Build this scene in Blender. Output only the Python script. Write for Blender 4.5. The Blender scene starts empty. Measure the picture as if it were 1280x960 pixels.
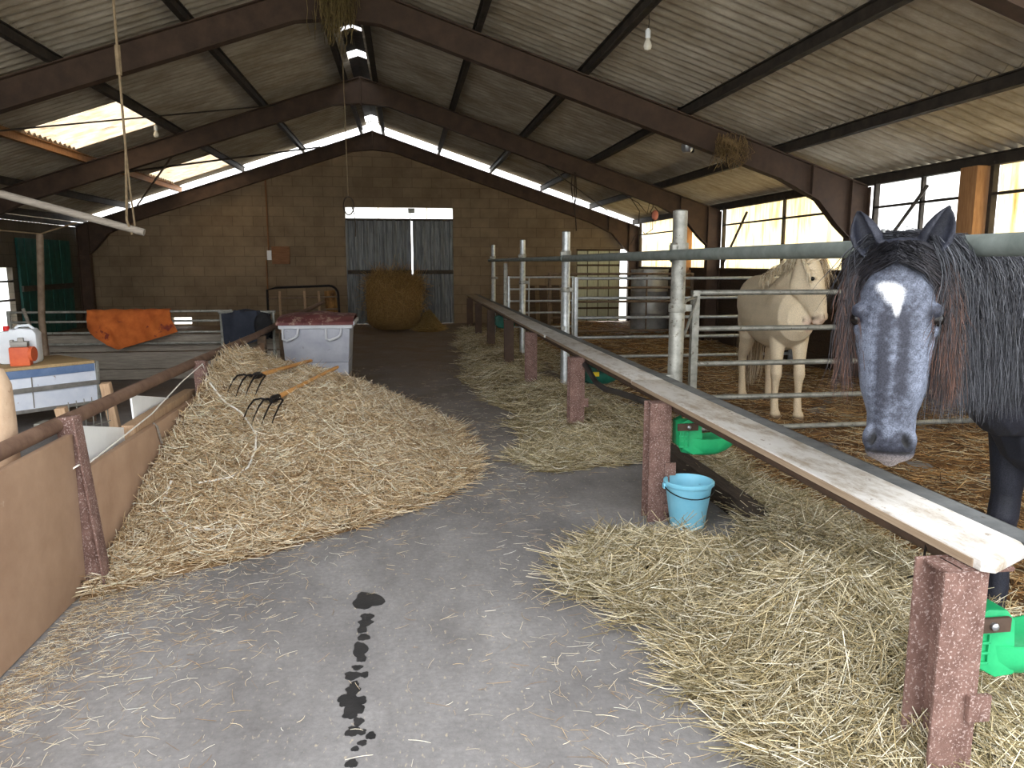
import bpy, bmesh, math, random
import numpy as np
from mathutils import Vector, Matrix
random.seed(7); rng = np.random.default_rng(7)
SC = bpy.context.scene; COL = SC.collection
V = Vector

# ------------------------------------------------------------------ mesh builder
class MB:
    def __init__(s): s.v = []; s.f = []
    def add(s, vs, fs):
        o = len(s.v); s.v += [tuple(p) for p in vs]; s.f += [tuple(i + o for i in f) for f in fs]; return s
    def box(s, c, d, rz=0, R=None):
        x, y, z = d[0] / 2, d[1] / 2, d[2] / 2
        M = R if R is not None else Matrix.Rotation(rz, 3, 'Z')
        vs = [V(c) + M @ V((a * x, b * y, e * z)) for a in (-1, 1) for b in (-1, 1) for e in (-1, 1)]
        return s.add(vs, [(0, 1, 3, 2), (4, 6, 7, 5), (0, 4, 5, 1), (2, 3, 7, 6), (0, 2, 6, 4), (1, 5, 7, 3)])
    def span(s, a, b):
        return s.box([(a[i] + b[i]) / 2 for i in range(3)], [abs(b[i] - a[i]) for i in range(3)])
    def beam(s, a, b, w, h, up=(0, 0, 1)):
        a = V(a); b = V(b); d = (b - a); L = d.length; d.normalize()
        sd = d.cross(V(up)).normalized(); u = sd.cross(d)
        R = Matrix((d, sd, u)).transposed()
        return s.box((a + b) / 2, (L, w, h), R=R)
    def loft(s, rings, cap=True, closed=False):
        n = len(rings[0]); vs = [p for r in rings for p in r]; fs = []
        m = len(rings)
        for i in range(m if closed else m - 1):
            for j in range(n):
                k = (j + 1) % n; i2 = (i + 1) % m
                fs.append((i * n + j, i * n + k, i2 * n + k, i2 * n + j))
        if cap and not closed:
            fs.append(tuple(range(n - 1, -1, -1))); fs.append(tuple((m - 1) * n + j for j in range(n)))
        return s.add(vs, fs)
    def tube(s, pts, r, n=8, closed=False, cap=True):
        pts = [V(p) for p in pts]; m = len(pts)
        rr = r if isinstance(r, (list, tuple)) else [r] * m
        rings = []; ref = None
        for i, p in enumerate(pts):
            if closed: t = pts[(i + 1) % m] - pts[i - 1]
            else: t = pts[min(i + 1, m - 1)] - pts[max(i - 1, 0)]
            if t.length < 1e-9: t = V((0, 0, 1))
            t.normalize()
            if ref is None: ref = V((0, 0, 1)) if abs(t.z) < .9 else V((1, 0, 0))
            ref = ref - t * ref.dot(t)
            if ref.length < 1e-6: ref = t.orthogonal()
            ref.normalize(); b = t.cross(ref)
            rings.append([p + ref * rr[i] * math.cos(6.28318 * j / n) + b * rr[i] * math.sin(6.28318 * j / n) for j in range(n)])
        return s.loft(rings, cap, closed)
    def lathe(s, prof, c=(0, 0, 0), n=24, M=None):
        c = V(c); rings = []
        for r, z in prof:
            ring = [V((r * math.cos(6.28318 * j / n), r * math.sin(6.28318 * j / n), z)) for j in range(n)]
            rings.append([c + (M @ p if M is not None else p) for p in ring])
        return s.loft(rings, True)
    def prism(s, poly, ax, d0, d1):
        def q(a, b, d): return {'y': (a, d, b), 'x': (d, a, b), 'z': (a, b, d)}[ax]
        n = len(poly)
        vs = [q(a, b, d0) for a, b in poly] + [q(a, b, d1) for a, b in poly]
        fs = [tuple(range(n)), tuple(range(2 * n - 1, n - 1, -1))] + [(i, i + n, (i + 1) % n + n, (i + 1) % n) for i in range(n)]
        return s.add(vs, fs)
    def ell(s, c, r, n=14, m=8, M=None):
        c = V(c); vs = []; 
        rings = []
        for i in range(m + 1):
            th = math.pi * min(max(i / m, .02), .98)
            ring = [V((r[0] * math.sin(th) * math.cos(6.28318 * j / n), r[1] * math.sin(th) * math.sin(6.28318 * j / n), r[2] * math.cos(th))) for j in range(n)]
            rings.append([c + (M @ p if M is not None else p) for p in ring])
        return s.loft(rings, True)
    def sheet(s, grid, t):
        # grid[i][j] of points -> solid cloth of thickness t
        m = len(grid); n = len(grid[0]); g = [[V(p) for p in r] for r in grid]; nr = []
        for i in range(m):
            for j in range(n):
                a = g[min(i + 1, m - 1)][j] - g[max(i - 1, 0)][j]; b = g[i][min(j + 1, n - 1)] - g[i][max(j - 1, 0)]
                k = a.cross(b); nr.append(k.normalized() if k.length > 1e-9 else V((0, 0, 1)))
        top = [g[i][j] + nr[i * n + j] * t / 2 for i in range(m) for j in range(n)]
        bot = [g[i][j] - nr[i * n + j] * t / 2 for i in range(m) for j in range(n)]
        fs = []; o = m * n
        for i in range(m - 1):
            for j in range(n - 1):
                a, b, c, d = i * n + j, i * n + j + 1, (i + 1) * n + j + 1, (i + 1) * n + j
                fs.append((a, b, c, d)); fs.append((d + o, c + o, b + o, a + o))
        rim = [j for j in range(n)] + [i * n + n - 1 for i in range(1, m)] + [(m - 1) * n + j for j in range(n - 2, -1, -1)] + [i * n for i in range(m - 2, 0, -1)]
        for q in range(len(rim)):
            a, b = rim[q], rim[(q + 1) % len(rim)]; fs.append((b, a, a + o, b + o))
        return s.add(top + bot, fs)

def fixn(me):
    bm = bmesh.new(); bm.from_mesh(me); bmesh.ops.recalc_face_normals(bm, faces=bm.faces); bm.to_mesh(me); bm.free()

def obj(name, mb, mat, parent=None, bevel=0, smooth=40, normals=True):
    me = bpy.data.meshes.new(name)
    off = parent.matrix_world.translation if parent is not None else V((0, 0, 0))
    off = V(parent['_w']) if parent is not None and '_w' in parent else off
    me.from_pydata([(p[0] - off.x, p[1] - off.y, p[2] - off.z) for p in mb.v], [], mb.f)
    bm = bmesh.new(); bm.from_mesh(me)
    if normals: bmesh.ops.recalc_face_normals(bm, faces=bm.faces)
    if bevel:
        es = [e for e in bm.edges if len(e.link_faces) == 2 and e.calc_face_angle(0) > .7]
        bmesh.ops.bevel(bm, geom=es, offset=bevel, segments=2, affect='EDGES', profile=.6)
    bm.to_mesh(me); bm.free()
    me.materials.append(mat)
    if smooth:
        me.polygons.foreach_set('use_smooth', [True] * len(me.polygons)); me.set_sharp_from_angle(angle=math.radians(smooth))
    o = bpy.data.objects.new(name, me); COL.objects.link(o)
    o['_w'] = (off.x, off.y, off.z)
    if parent is not None: o.parent = parent
    return o

def arr_obj(name, vs, quads, cols, mat, parent=None, smooth=True, mats=None, matidx=None):
    me = bpy.data.meshes.new(name)
    if parent is not None: vs = vs - np.array(parent['_w'])
    vs = np.ascontiguousarray(vs, np.float32); quads = np.ascontiguousarray(quads, np.int32)
    me.vertices.add(len(vs)); me.vertices.foreach_set('co', vs.ravel())
    me.loops.add(quads.size); me.loops.foreach_set('vertex_index', quads.ravel())
    me.polygons.add(len(quads)); me.polygons.foreach_set('loop_start', np.arange(len(quads), dtype=np.int32) * 4)
    if smooth: me.polygons.foreach_set('use_smooth', np.ones(len(quads), dtype=bool))
    at = me.color_attributes.new('tint', 'FLOAT_COLOR', 'POINT')
    c4 = np.ones((len(vs), 4), np.float32); c4[:, :3] = cols; at.data.foreach_set('color', c4.ravel())
    me.update(calc_edges=True); me.validate()
    me.materials.append(mat)
    o = bpy.data.objects.new(name, me); COL.objects.link(o)
    o['_w'] = parent['_w'] if parent is not None else (0, 0, 0)
    if parent is not None: o.parent = parent
    return o

def tag(o, label=None, cat=None, group=None, kind=None):
    if label: o['label'] = label
    if cat: o['category'] = cat
    if group: o['group'] = group
    if kind: o['kind'] = kind
    return o
def thing(name, loc, label, cat, group=None):
    o = bpy.data.objects.new(name, None); COL.objects.link(o); o.location = loc; o['_w'] = tuple(loc)
    o.empty_display_size = .1
    return tag(o, label, cat, group)
def one(name, mb, mat, label, cat, group=None, kind=None, **k):
    return tag(obj(name, mb, mat, None, **k), label, cat, group, kind)
def struct(name, mb, mat, parent=None, **k):
    o = obj(name, mb, mat, parent, **k)
    if parent is None: o['kind'] = 'structure'
    return o
def dup(root, loc, label=None, rz=None):
    c = root.copy(); COL.objects.link(c); c.location = loc; c['_w'] = tuple(loc)
    if rz is not None: c.rotation_euler.z = rz
    if label: c['label'] = label
    for ch in list(root.children):
        d = ch.copy(); COL.objects.link(d); d.parent = c
        for g in list(ch.children):
            e = g.copy(); COL.objects.link(e); e.parent = d
    return c

# ------------------------------------------------------------------ materials
def lin(c):
    return tuple((x / 255 / 12.92 if x / 255 <= .04045 else ((x / 255 + .055) / 1.055) ** 2.4) for x in c[:3]) + (1,)
def newmat(name):
    m = bpy.data.materials.new(name); m.use_nodes = True; nt = m.node_tree
    return m, nt, nt.nodes['Principled BSDF'], nt.nodes['Material Output']
def node(nt, t, **k):
    n = nt.nodes.new(t)
    for a, b in k.items():
        if a.startswith('i_'): n.inputs[a[2:].replace('_', ' ')].default_value = b
        else: setattr(n, a, b)
    return n
def ramp(nt, fac, stops):
    r = node(nt, 'ShaderNodeValToRGB'); el = r.color_ramp.elements
    while len(el) < len(stops): el.new(.5)
    for e, (p, c) in zip(el, stops): e.position = p; e.color = c if len(c) == 4 else tuple(c) + (1,)
    nt.links.new(fac, r.inputs[0]); return r.outputs[0]
def mixc(nt, fac, a, b, mode='MIX'):
    m = node(nt, 'ShaderNodeMix', data_type='RGBA', blend_type=mode)
    for s, v in ((0, fac), (6, a), (7, b)):
        if isinstance(v, (float, int)): m.inputs[s].default_value = v
        elif isinstance(v, tuple): m.inputs[s].default_value = v
        else: nt.links.new(v, m.inputs[s])
    return m.outputs[2]
def noise(nt, scale, detail=5, rough=.6, stretch=(1, 1, 1), coord='Object', off=(0, 0, 0)):
    tc = node(nt, 'ShaderNodeTexCoord'); mp = node(nt, 'ShaderNodeMapping'); mp.inputs['Scale'].default_value = stretch; mp.inputs['Location'].default_value = off
    nt.links.new(tc.outputs[coord], mp.inputs[0])
    n = node(nt, 'ShaderNodeTexNoise'); n.inputs['Scale'].default_value = scale; n.inputs['Detail'].default_value = detail; n.inputs['Roughness'].default_value = rough
    nt.links.new(mp.outputs[0], n.inputs['Vector']); return n.outputs[0]
def bump(nt, h, b, strength=.3, dist=.01):
    bp = node(nt, 'ShaderNodeBump'); bp.inputs['Strength'].default_value = strength; bp.inputs['Distance'].default_value = dist
    nt.links.new(h, bp.inputs['Height']); nt.links.new(bp.outputs[0], b.inputs['Normal'])
def mat(name, a, b, scale=6, rough=.8, metal=0, bmp=.25, stretch=(1, 1, 1), spots=None, spot_scale=20, spot_t=.62, bdist=.01, spec=.3, detail=6):
    m, nt, p, o = newmat(name)
    n = noise(nt, scale, detail, .65, stretch)
    c = ramp(nt, n, [(.3, lin(a)), (.7, lin(b))])
    if spots:
        n2 = noise(nt, spot_scale, 4, .7, stretch, off=(3.1, 1.7, .4))
        f = ramp(nt, n2, [(spot_t, (0, 0, 0)), (min(spot_t + .06, 1), (1, 1, 1))])
        c = mixc(nt, f, c, lin(spots))
    nt.links.new(c, p.inputs['Base Color']); p.inputs['Roughness'].default_value = rough; p.inputs['Metallic'].default_value = metal
    p.inputs['Specular IOR Level'].default_value = spec
    if bmp: bump(nt, noise(nt, scale * 5, 5, .7, stretch), p, bmp, bdist)
    return m
def tintmat(name, rough=.75, sheen=0, nz=(60, .75, 1.1), spec=.25):
    m, nt, p, o = newmat(name)
    at = node(nt, 'ShaderNodeAttribute', attribute_name='tint')
    n = noise(nt, nz[0], 4, .6)
    c = ramp(nt, n, [(.3, (nz[1],) * 3), (.7, (nz[2],) * 3)])
    nt.links.new(mixc(nt, 1.0, at.outputs['Color'], c, 'MULTIPLY'), p.inputs['Base Color'])
    p.inputs['Roughness'].default_value = rough; p.inputs['Specular IOR Level'].default_value = spec
    return m
M = {}
M['rust'] = mat('rusty_steel', (84, 60, 53), (124, 97, 88), 14, .85, 0, .5, spots=(166, 148, 142), spot_scale=120, spot_t=.56)
M['darksteel'] = mat('dark_red_steel', (64, 51, 42), (86, 68, 56), 5, .75, 0, .15)
M['purlin'] = mat('dark_purlin', (46, 42, 38), (74, 66, 58), 6, .8, 0, .15)
M['galv'] = mat('galvanised_steel', (150, 155, 156), (196, 200, 200), 18, .42, .6, .05, spots=(120, 122, 120), spot_scale=35, spot_t=.66)
M['galvdull'] = mat('weathered_galvanised_steel', (112, 112, 106), (158, 158, 150), 12, .5, .45, .08, spots=(90, 84, 74), spot_scale=22, spot_t=.6)
M['railpaint'] = mat('grey_green_pipe', (98, 106, 102), (128, 136, 132), 9, .55, .2, .05)
M['rustbar'] = mat('brown_gate_bar', (92, 76, 60), (130, 112, 94), 9, .7, .1, .1)
M['greyboard'] = mat('grey_plank', (112, 104, 94), (148, 140, 128), 5, .85, 0, .3, (1, 14, 14), spots=(84, 76, 66), spot_scale=8)
M['wood'] = mat('raw_timber', (138, 112, 88), (172, 144, 114), 6, .75, 0, .25, (10, 10, 1))
M['wooddark'] = mat('dark_timber', (58, 46, 36), (92, 76, 60), 6, .85, 0, .4, (1, 8, 8))
M['orangewood'] = mat('orange_timber', (148, 106, 68), (186, 140, 96), 5, .7, 0, .2, (8, 8, 1))
M['sleeper'] = mat('old_sleeper', (44, 38, 34), (76, 66, 58), 7, .9, 0, .5, (8, 1, 8))
M['brownpanel'] = mat('brown_panel', (146, 118, 96), (170, 142, 118), 3, .7, 0, .08, spots=(178, 158, 140), spot_scale=9, spot_t=.68)
M['whiteplastic'] = mat('white_plastic', (226, 230, 230), (240, 243, 244), 4, .4, 0, .02)
M['handle'] = mat('ash_handle', (188, 132, 72), (214, 164, 100), 5, .5, 0, .1)
M['iron'] = mat('black_iron', (26, 24, 24), (48, 44, 42), 10, .55, .5, .1)
M['binbody'] = mat('grey_bin_plastic', (146, 149, 160), (174, 176, 184), 4, .5, 0, .05, spots=(120, 118, 112), spot_scale=10, spot_t=.66)
M['binlid'] = mat('maroon_lid', (84, 44, 46), (112, 66, 62), 5, .6, 0, .06, spots=(146, 120, 108), spot_scale=9, spot_t=.54)
M['binrim'] = mat('grey_rim', (176, 178, 184), (198, 200, 204), 6, .5, 0, .02)
M['blanket'] = mat('orange_blanket', (150, 74, 30), (192, 104, 46), 5, .9, 0, .3, spots=(112, 50, 38), spot_scale=4, spot_t=.6)
M['navy'] = mat('navy_cloth', (30, 33, 42), (46, 50, 60), 6, .9, 0, .3)
M['black'] = mat('black_cloth', (20, 20, 22), (38, 38, 40), 6, .9, 0, .3)
M['jerry'] = mat('white_jerrycan', (212, 218, 224), (232, 236, 240), 5, .4, 0, .02)
M['red'] = mat('red_plastic', (190, 30, 30), (214, 48, 44), 6, .45, 0, .03)
M['orangecan'] = mat('orange_enamel', (196, 84, 50), (222, 112, 70), 8, .5, 0, .08)
M['greymetal'] = mat('grey_metal', (120, 118, 112), (156, 152, 146), 10, .5, .4, .08)
M['chestwhite'] = mat('white_enamel', (206, 214, 228), (230, 234, 242), 4, .5, 0, .04, spots=(136, 108, 88), spot_scale=16, spot_t=.68)
M['chestblue'] = mat('blue_trim', (88, 112, 150), (116, 138, 172), 6, .55, 0, .06)
M['chesttop'] = mat('plywood_top', (164, 138, 98), (196, 170, 126), 5, .75, 0, .2, (2, 12, 12))
M['stone'] = mat('pale_wood_stump', (178, 150, 124), (206, 182, 156), 5, .85, 0, .4, spots=(150, 120, 96), spot_scale=9)
M['twine'] = mat('white_twine', (206, 202, 192), (230, 226, 218), 30, .8, 0, .2)
M['rope'] = mat('brown_rope', (96, 82, 62), (130, 112, 86), 30, .9, 0, .2)
M['darkrope'] = mat('dark_rope', (44, 36, 30), (70, 58, 46), 30, .9, 0, .2)
M['green'] = mat('green_plastic', (20, 140, 88), (48, 176, 112), 7, .45, 0, .06, spots=(96, 168, 132), spot_scale=10, spot_t=.66)
M['greendark'] = mat('dark_green_metal', (14, 66, 56), (28, 92, 78), 7, .5, 0, .06)
M['yellow'] = mat('yellow_sticker', (206, 180, 30), (226, 200, 50), 8, .6, 0, 0)
M['brass'] = mat('brass', (168, 146, 96), (196, 176, 126), 9, .35, .8, .03)
M['bluehose'] = mat('blue_hose', (58, 68, 112), (84, 92, 140), 9, .4, 0, .03)
M['bucket'] = mat('pale_blue_plastic', (116, 188, 214), (144, 206, 228), 4, .45, 0, .03, spots=(96, 150, 176), spot_scale=9, spot_t=.66)
M['pipe'] = mat('black_pipe', (36, 34, 34), (60, 56, 54), 8, .5, 0, .05)
M['doortin'] = mat('dark_ribbed_tin', (66, 69, 72), (142, 146, 146), 5, .6, .3, .08, (7, 7, .35), spots=(70, 66, 64), spot_scale=6, spot_t=.6)
M['doorwood'] = mat('pale_green_boards', (168, 172, 146), (198, 200, 176), 5, .75, 0, .15, (8, 8, 1))
M['greendoor'] = mat('dark_green_tin', (20, 62, 56), (38, 88, 80), 4, .6, .1, .08)
M['brownbox'] = mat('brown_wood_box', (112, 78, 52), (140, 100, 70), 6, .75, 0, .1, (1, 8, 8))
M['bulb'] = mat('bulb_glass', (214, 208, 190), (232, 228, 214), 5, .15, 0, 0)
M['eye'] = mat('dark_eye', (10, 8, 8), (20, 16, 14), 5, .22, 0, 0, spec=.3)
M['tank'] = mat('galvanised_tank', (150, 152, 150), (186, 188, 186), 6, .45, .5, .05)
M['bark'] = mat('mottled_trunk', (80, 56, 34), (170, 128, 76), 9, .9, 0, .6, (1, 1, .6))
M['wet'] = mat('wet_concrete', (36, 36, 37), (52, 51, 51), 12, .35, 0, .1)
M['mud'] = mat('grey_lump', (150, 146, 142), (176, 172, 166), 12, .9, 0, .3)
M['pink'] = mat('pink_hook', (200, 120, 100), (220, 140, 118), 8, .5, 0, 0)
M['chrome'] = mat('steel_lamp', (150, 152, 156), (186, 188, 192), 8, .3, .8, 0)
M['hair'] = tintmat('horse_hair', .55, nz=(40, .85, 1.1), spec=.35)
M['coat'] = tintmat('horse_coat', .7, nz=(160, .72, 1.22), spec=.2)
M['coatgrey'] = tintmat('horse_coat_grey', .6, nz=(210, .45, 1.6), spec=.25)
M['straw'] = tintmat('straw', .7, nz=(30, .8, 1.12))

# concrete floor
def floor_mat():
    m, nt, p, o = newmat('concrete_floor')
    a = ramp(nt, noise(nt, .9, 8, .65), [(.3, lin((110, 108, 108))), (.7, lin((148, 146, 145)))])
    g = ramp(nt, noise(nt, 40, 6, .7), [(.3, (.78, .78, .78)), (.7, (1.12, 1.12, 1.12))])
    c = mixc(nt, 1.0, a, g, 'MULTIPLY')
    d = ramp(nt, noise(nt, 1.5, 8, .68, (1.3, .6, 1)), [(.44, (0, 0, 0)), (.72, (.75, .75, .75))])      # darker worn patches
    c = mixc(nt, d, c, lin((88, 85, 84)))
    # ground-in straw dust towards the back of the aisle
    tc = node(nt, 'ShaderNodeTexCoord'); sx = node(nt, 'ShaderNodeSeparateXYZ'); nt.links.new(tc.outputs['Object'], sx.inputs[0])
    mr = node(nt, 'ShaderNodeMapRange'); mr.inputs[1].default_value = 5.5; mr.inputs[2].default_value = 14; nt.links.new(sx.outputs[1], mr.inputs[0])
    ad = node(nt, 'ShaderNodeMath', operation='MULTIPLY'); nt.links.new(mr.outputs[0], ad.inputs[0])
    nz = ramp(nt, noise(nt, 1.7, 7, .7), [(.3, (.45, .45, .45)), (.65, (1, 1, 1))]); nt.links.new(nz, ad.inputs[1])
    c = mixc(nt, ad.outputs[0], c, lin((112, 92, 70)))
    sp = ramp(nt, noise(nt, 60, 3, .5, (1, .45, 1)), [(.63, (0, 0, 0)), (.72, (.6, .6, .6))])
    c = mixc(nt, sp, c, lin((176, 164, 142)))
    nt.links.new(c, p.inputs['Base Color']); p.inputs['Roughness'].default_value = .85; p.inputs['Specular IOR Level'].default_value = .25
    bump(nt, noise(nt, 25, 8, .7), p, .35, .01)
    return m
M['floor'] = floor_mat()
M['dirt'] = mat('earth', (84, 66, 48), (118, 96, 70), 3, .95, 0, .5)

def block_mat(name, a, b, mortar, axis='x'):
    m, nt, p, o = newmat(name)
    tc = node(nt, 'ShaderNodeTexCoord'); sx = node(nt, 'ShaderNodeSeparateXYZ'); nt.links.new(tc.outputs['Object'], sx.inputs[0])
    cb = node(nt, 'ShaderNodeCombineXYZ'); nt.links.new(sx.outputs[0 if axis == 'x' else 1], cb.inputs[0]); nt.links.new(sx.outputs[2], cb.inputs[1])
    br = node(nt, 'ShaderNodeTexBrick'); nt.links.new(cb.outputs[0], br.inputs['Vector'])
    br.inputs['Scale'].default_value = 1; br.inputs['Brick Width'].default_value = .5; br.inputs['Row Height'].default_value = .25
    br.inputs['Mortar Size'].default_value = .008; br.inputs['Mortar Smooth'].default_value = .3; br.inputs['Bias'].default_value = 0
    br.inputs['Color1'].default_value = lin(a); br.inputs['Color2'].default_value = lin(b); br.inputs['Mortar'].default_value = lin(mortar)
    n = ramp(nt, noise(nt, 1.3, 8, .7), [(.3, (.66, .62, .56)), (.7, (1.12, 1.1, 1.05))])
    c = mixc(nt, 1.0, br.outputs[0], n, 'MULTIPLY')
    nt.links.new(c, p.inputs['Base Color']); p.inputs['Roughness'].default_value = .95
    bump(nt, br.outputs['Fac'], p, -.4, .01)
    return m
M['block'] = block_mat('concrete_blocks', (126, 110, 90), (136, 120, 98), (106, 92, 74))
M['blockdark'] = block_mat('dirty_blocks', (84, 78, 68), (94, 86, 74), (70, 64, 54), 'y')

def roof_mat():
    m, nt, p, o = newmat('fibre_cement_roof')
    a = ramp(nt, noise(nt, 1.1, 8, .7, (1, 1, 1)), [(.3, lin((150, 138, 120))), (.7, lin((192, 184, 170)))])
    s = ramp(nt, noise(nt, 6, 5, .7, (.25, 3, 1)), [(.35, (.72, .70, .66)), (.65, (1.1, 1.1, 1.1))])
    c = mixc(nt, 1.0, a, s, 'MULTIPLY')
    nt.links.new(c, p.inputs['Base Color']); p.inputs['Roughness'].default_value = .95; p.inputs['Specular IOR Level'].default_value = .1
    return m
M['roof'] = roof_mat()

def pane_mat(name, a, b, stain, trans=.85, axis=(14, 14, .5), st=.5):
    m, nt, p, o = newmat(name); nt.nodes.remove(p)
    n = noise(nt, 1.2, 6, .65, axis); c = ramp(nt, n, [(.35, lin(a)), (.65, lin(b))])
    n2 = noise(nt, .9, 7, .75, (axis[0] * .6, axis[1] * .6, axis[2] * 2.4), off=(5, 2, 1))
    f = ramp(nt, n2, [(st, (0, 0, 0)), (min(st + .22, 1), (.85, .85, .85))]); c = mixc(nt, f, c, lin(stain))
    tr = node(nt, 'ShaderNodeBsdfTranslucent'); df = node(nt, 'ShaderNodeBsdfDiffuse'); mx = node(nt, 'ShaderNodeMixShader'); mx.inputs[0].default_value = trans
    nt.links.new(c, tr.inputs[0]); nt.links.new(c, df.inputs[0]); nt.links.new(df.outputs[0], mx.inputs[1]); nt.links.new(tr.outputs[0], mx.inputs[2])
    nt.links.new(mx.outputs[0], o.inputs[0]); return m
M['paneyellow'] = pane_mat('yellowed_sheet', (248, 241, 220), (240, 226, 188), (196, 150, 92), .92, st=.50)
M['paneclear'] = pane_mat('clean_sheet', (255, 255, 255), (252, 254, 255), (240, 236, 226), .95, st=.75)
M['panesky'] = pane_mat('skylight_sheet', (228, 218, 204), (206, 192, 172), (96, 72, 48), .9, (3, 6, 3), .56)

def board_mat():
    m, nt, p, o = newmat('white_feed_board')
    tc = node(nt, 'ShaderNodeTexCoord'); sx = node(nt, 'ShaderNodeSeparateXYZ'); nt.links.new(tc.outputs['Object'], sx.inputs[0])
    n = noise(nt, 7, 8, .75, (1, .35, 1))
    w = ramp(nt, n, [(.36, lin((150, 138, 122))), (.5, lin((196, 193, 188))), (.7, lin((210, 209, 208)))])
    b = ramp(nt, n, [(.3, lin((120, 104, 84))), (.7, lin((164, 148, 124)))])
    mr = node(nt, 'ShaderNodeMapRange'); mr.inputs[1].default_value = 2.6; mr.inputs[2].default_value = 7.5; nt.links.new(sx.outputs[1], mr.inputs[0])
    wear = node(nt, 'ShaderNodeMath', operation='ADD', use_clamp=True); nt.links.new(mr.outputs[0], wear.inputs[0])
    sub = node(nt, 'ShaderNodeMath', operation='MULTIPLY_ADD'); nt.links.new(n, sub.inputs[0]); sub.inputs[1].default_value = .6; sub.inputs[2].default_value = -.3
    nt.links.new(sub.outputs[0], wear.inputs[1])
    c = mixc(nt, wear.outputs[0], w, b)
    n2 = ramp(nt, noise(nt, 34, 4, .7, (1, .5, 1)), [(.62, (0, 0, 0)), (.7, (.8, .8, .8))])
    c = mixc(nt, n2, c, lin((112, 96, 80)))
    nt.links.new(c, p.inputs['Base Color']); p.inputs['Roughness'].default_value = .5
    return m
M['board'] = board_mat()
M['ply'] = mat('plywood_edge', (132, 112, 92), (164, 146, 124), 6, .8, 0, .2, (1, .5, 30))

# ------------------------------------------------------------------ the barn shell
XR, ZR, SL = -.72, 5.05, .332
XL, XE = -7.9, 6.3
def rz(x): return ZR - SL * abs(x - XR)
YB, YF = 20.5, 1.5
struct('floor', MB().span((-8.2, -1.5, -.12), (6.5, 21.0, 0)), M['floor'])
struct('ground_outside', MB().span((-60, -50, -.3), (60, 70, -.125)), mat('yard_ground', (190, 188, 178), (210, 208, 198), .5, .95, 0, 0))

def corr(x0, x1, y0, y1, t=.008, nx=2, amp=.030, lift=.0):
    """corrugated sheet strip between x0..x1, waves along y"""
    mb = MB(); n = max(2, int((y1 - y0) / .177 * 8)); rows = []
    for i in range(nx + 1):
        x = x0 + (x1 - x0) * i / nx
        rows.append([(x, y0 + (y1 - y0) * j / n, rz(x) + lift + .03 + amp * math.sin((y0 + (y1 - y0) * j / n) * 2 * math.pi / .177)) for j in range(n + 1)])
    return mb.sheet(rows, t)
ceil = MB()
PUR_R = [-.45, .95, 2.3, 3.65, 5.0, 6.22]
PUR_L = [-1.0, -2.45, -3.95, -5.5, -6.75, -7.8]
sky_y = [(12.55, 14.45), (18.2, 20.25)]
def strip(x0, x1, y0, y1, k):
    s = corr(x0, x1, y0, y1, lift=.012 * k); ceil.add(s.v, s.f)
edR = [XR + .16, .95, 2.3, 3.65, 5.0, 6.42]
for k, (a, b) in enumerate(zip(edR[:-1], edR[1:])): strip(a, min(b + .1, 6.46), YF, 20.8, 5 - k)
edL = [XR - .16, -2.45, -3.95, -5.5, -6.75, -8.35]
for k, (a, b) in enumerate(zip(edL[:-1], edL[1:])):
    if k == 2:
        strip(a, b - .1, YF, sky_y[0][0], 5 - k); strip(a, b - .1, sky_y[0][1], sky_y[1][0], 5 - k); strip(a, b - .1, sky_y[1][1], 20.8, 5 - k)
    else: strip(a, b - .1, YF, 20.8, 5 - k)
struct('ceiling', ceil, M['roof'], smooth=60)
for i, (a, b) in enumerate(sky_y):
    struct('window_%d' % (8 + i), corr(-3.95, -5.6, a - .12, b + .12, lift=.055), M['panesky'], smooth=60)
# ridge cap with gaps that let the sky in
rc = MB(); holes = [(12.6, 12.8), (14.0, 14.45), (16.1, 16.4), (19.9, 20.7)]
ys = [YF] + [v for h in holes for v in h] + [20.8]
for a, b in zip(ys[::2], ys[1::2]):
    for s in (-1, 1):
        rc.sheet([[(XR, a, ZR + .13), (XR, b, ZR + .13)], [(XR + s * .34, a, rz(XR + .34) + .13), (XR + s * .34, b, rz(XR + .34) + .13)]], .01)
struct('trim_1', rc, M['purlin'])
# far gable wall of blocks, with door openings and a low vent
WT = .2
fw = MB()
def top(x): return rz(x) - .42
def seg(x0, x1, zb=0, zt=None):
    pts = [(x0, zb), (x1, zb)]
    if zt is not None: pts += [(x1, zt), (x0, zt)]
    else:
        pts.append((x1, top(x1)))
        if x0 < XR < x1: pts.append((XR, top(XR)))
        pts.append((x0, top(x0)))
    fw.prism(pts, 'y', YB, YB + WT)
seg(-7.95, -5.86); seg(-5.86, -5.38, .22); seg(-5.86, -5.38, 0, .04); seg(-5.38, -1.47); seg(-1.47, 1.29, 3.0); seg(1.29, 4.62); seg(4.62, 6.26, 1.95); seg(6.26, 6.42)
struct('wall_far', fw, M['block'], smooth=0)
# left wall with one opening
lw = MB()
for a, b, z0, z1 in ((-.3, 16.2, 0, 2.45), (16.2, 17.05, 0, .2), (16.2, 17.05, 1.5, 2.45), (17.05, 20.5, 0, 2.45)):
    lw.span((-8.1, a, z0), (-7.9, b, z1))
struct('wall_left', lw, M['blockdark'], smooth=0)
gl = thing('door_3', (-7.86, 18.4, 0), None, None); gl['kind'] = 'structure'
gd = MB()
for i in range(9): gd.span((-7.87, 17.2 + i * .28, .05), (-7.82 + .012 * (i % 2), 17.2 + i * .28 + .27, 2.1))
obj('door_leaf', gd, M['greendoor'], gl, bevel=.004)
obj('door_rail', MB().span((-7.82, 17.2, 1.0), (-7.78, 19.7, 1.12)), M['purlin'], gl, bevel=.004)
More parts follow.
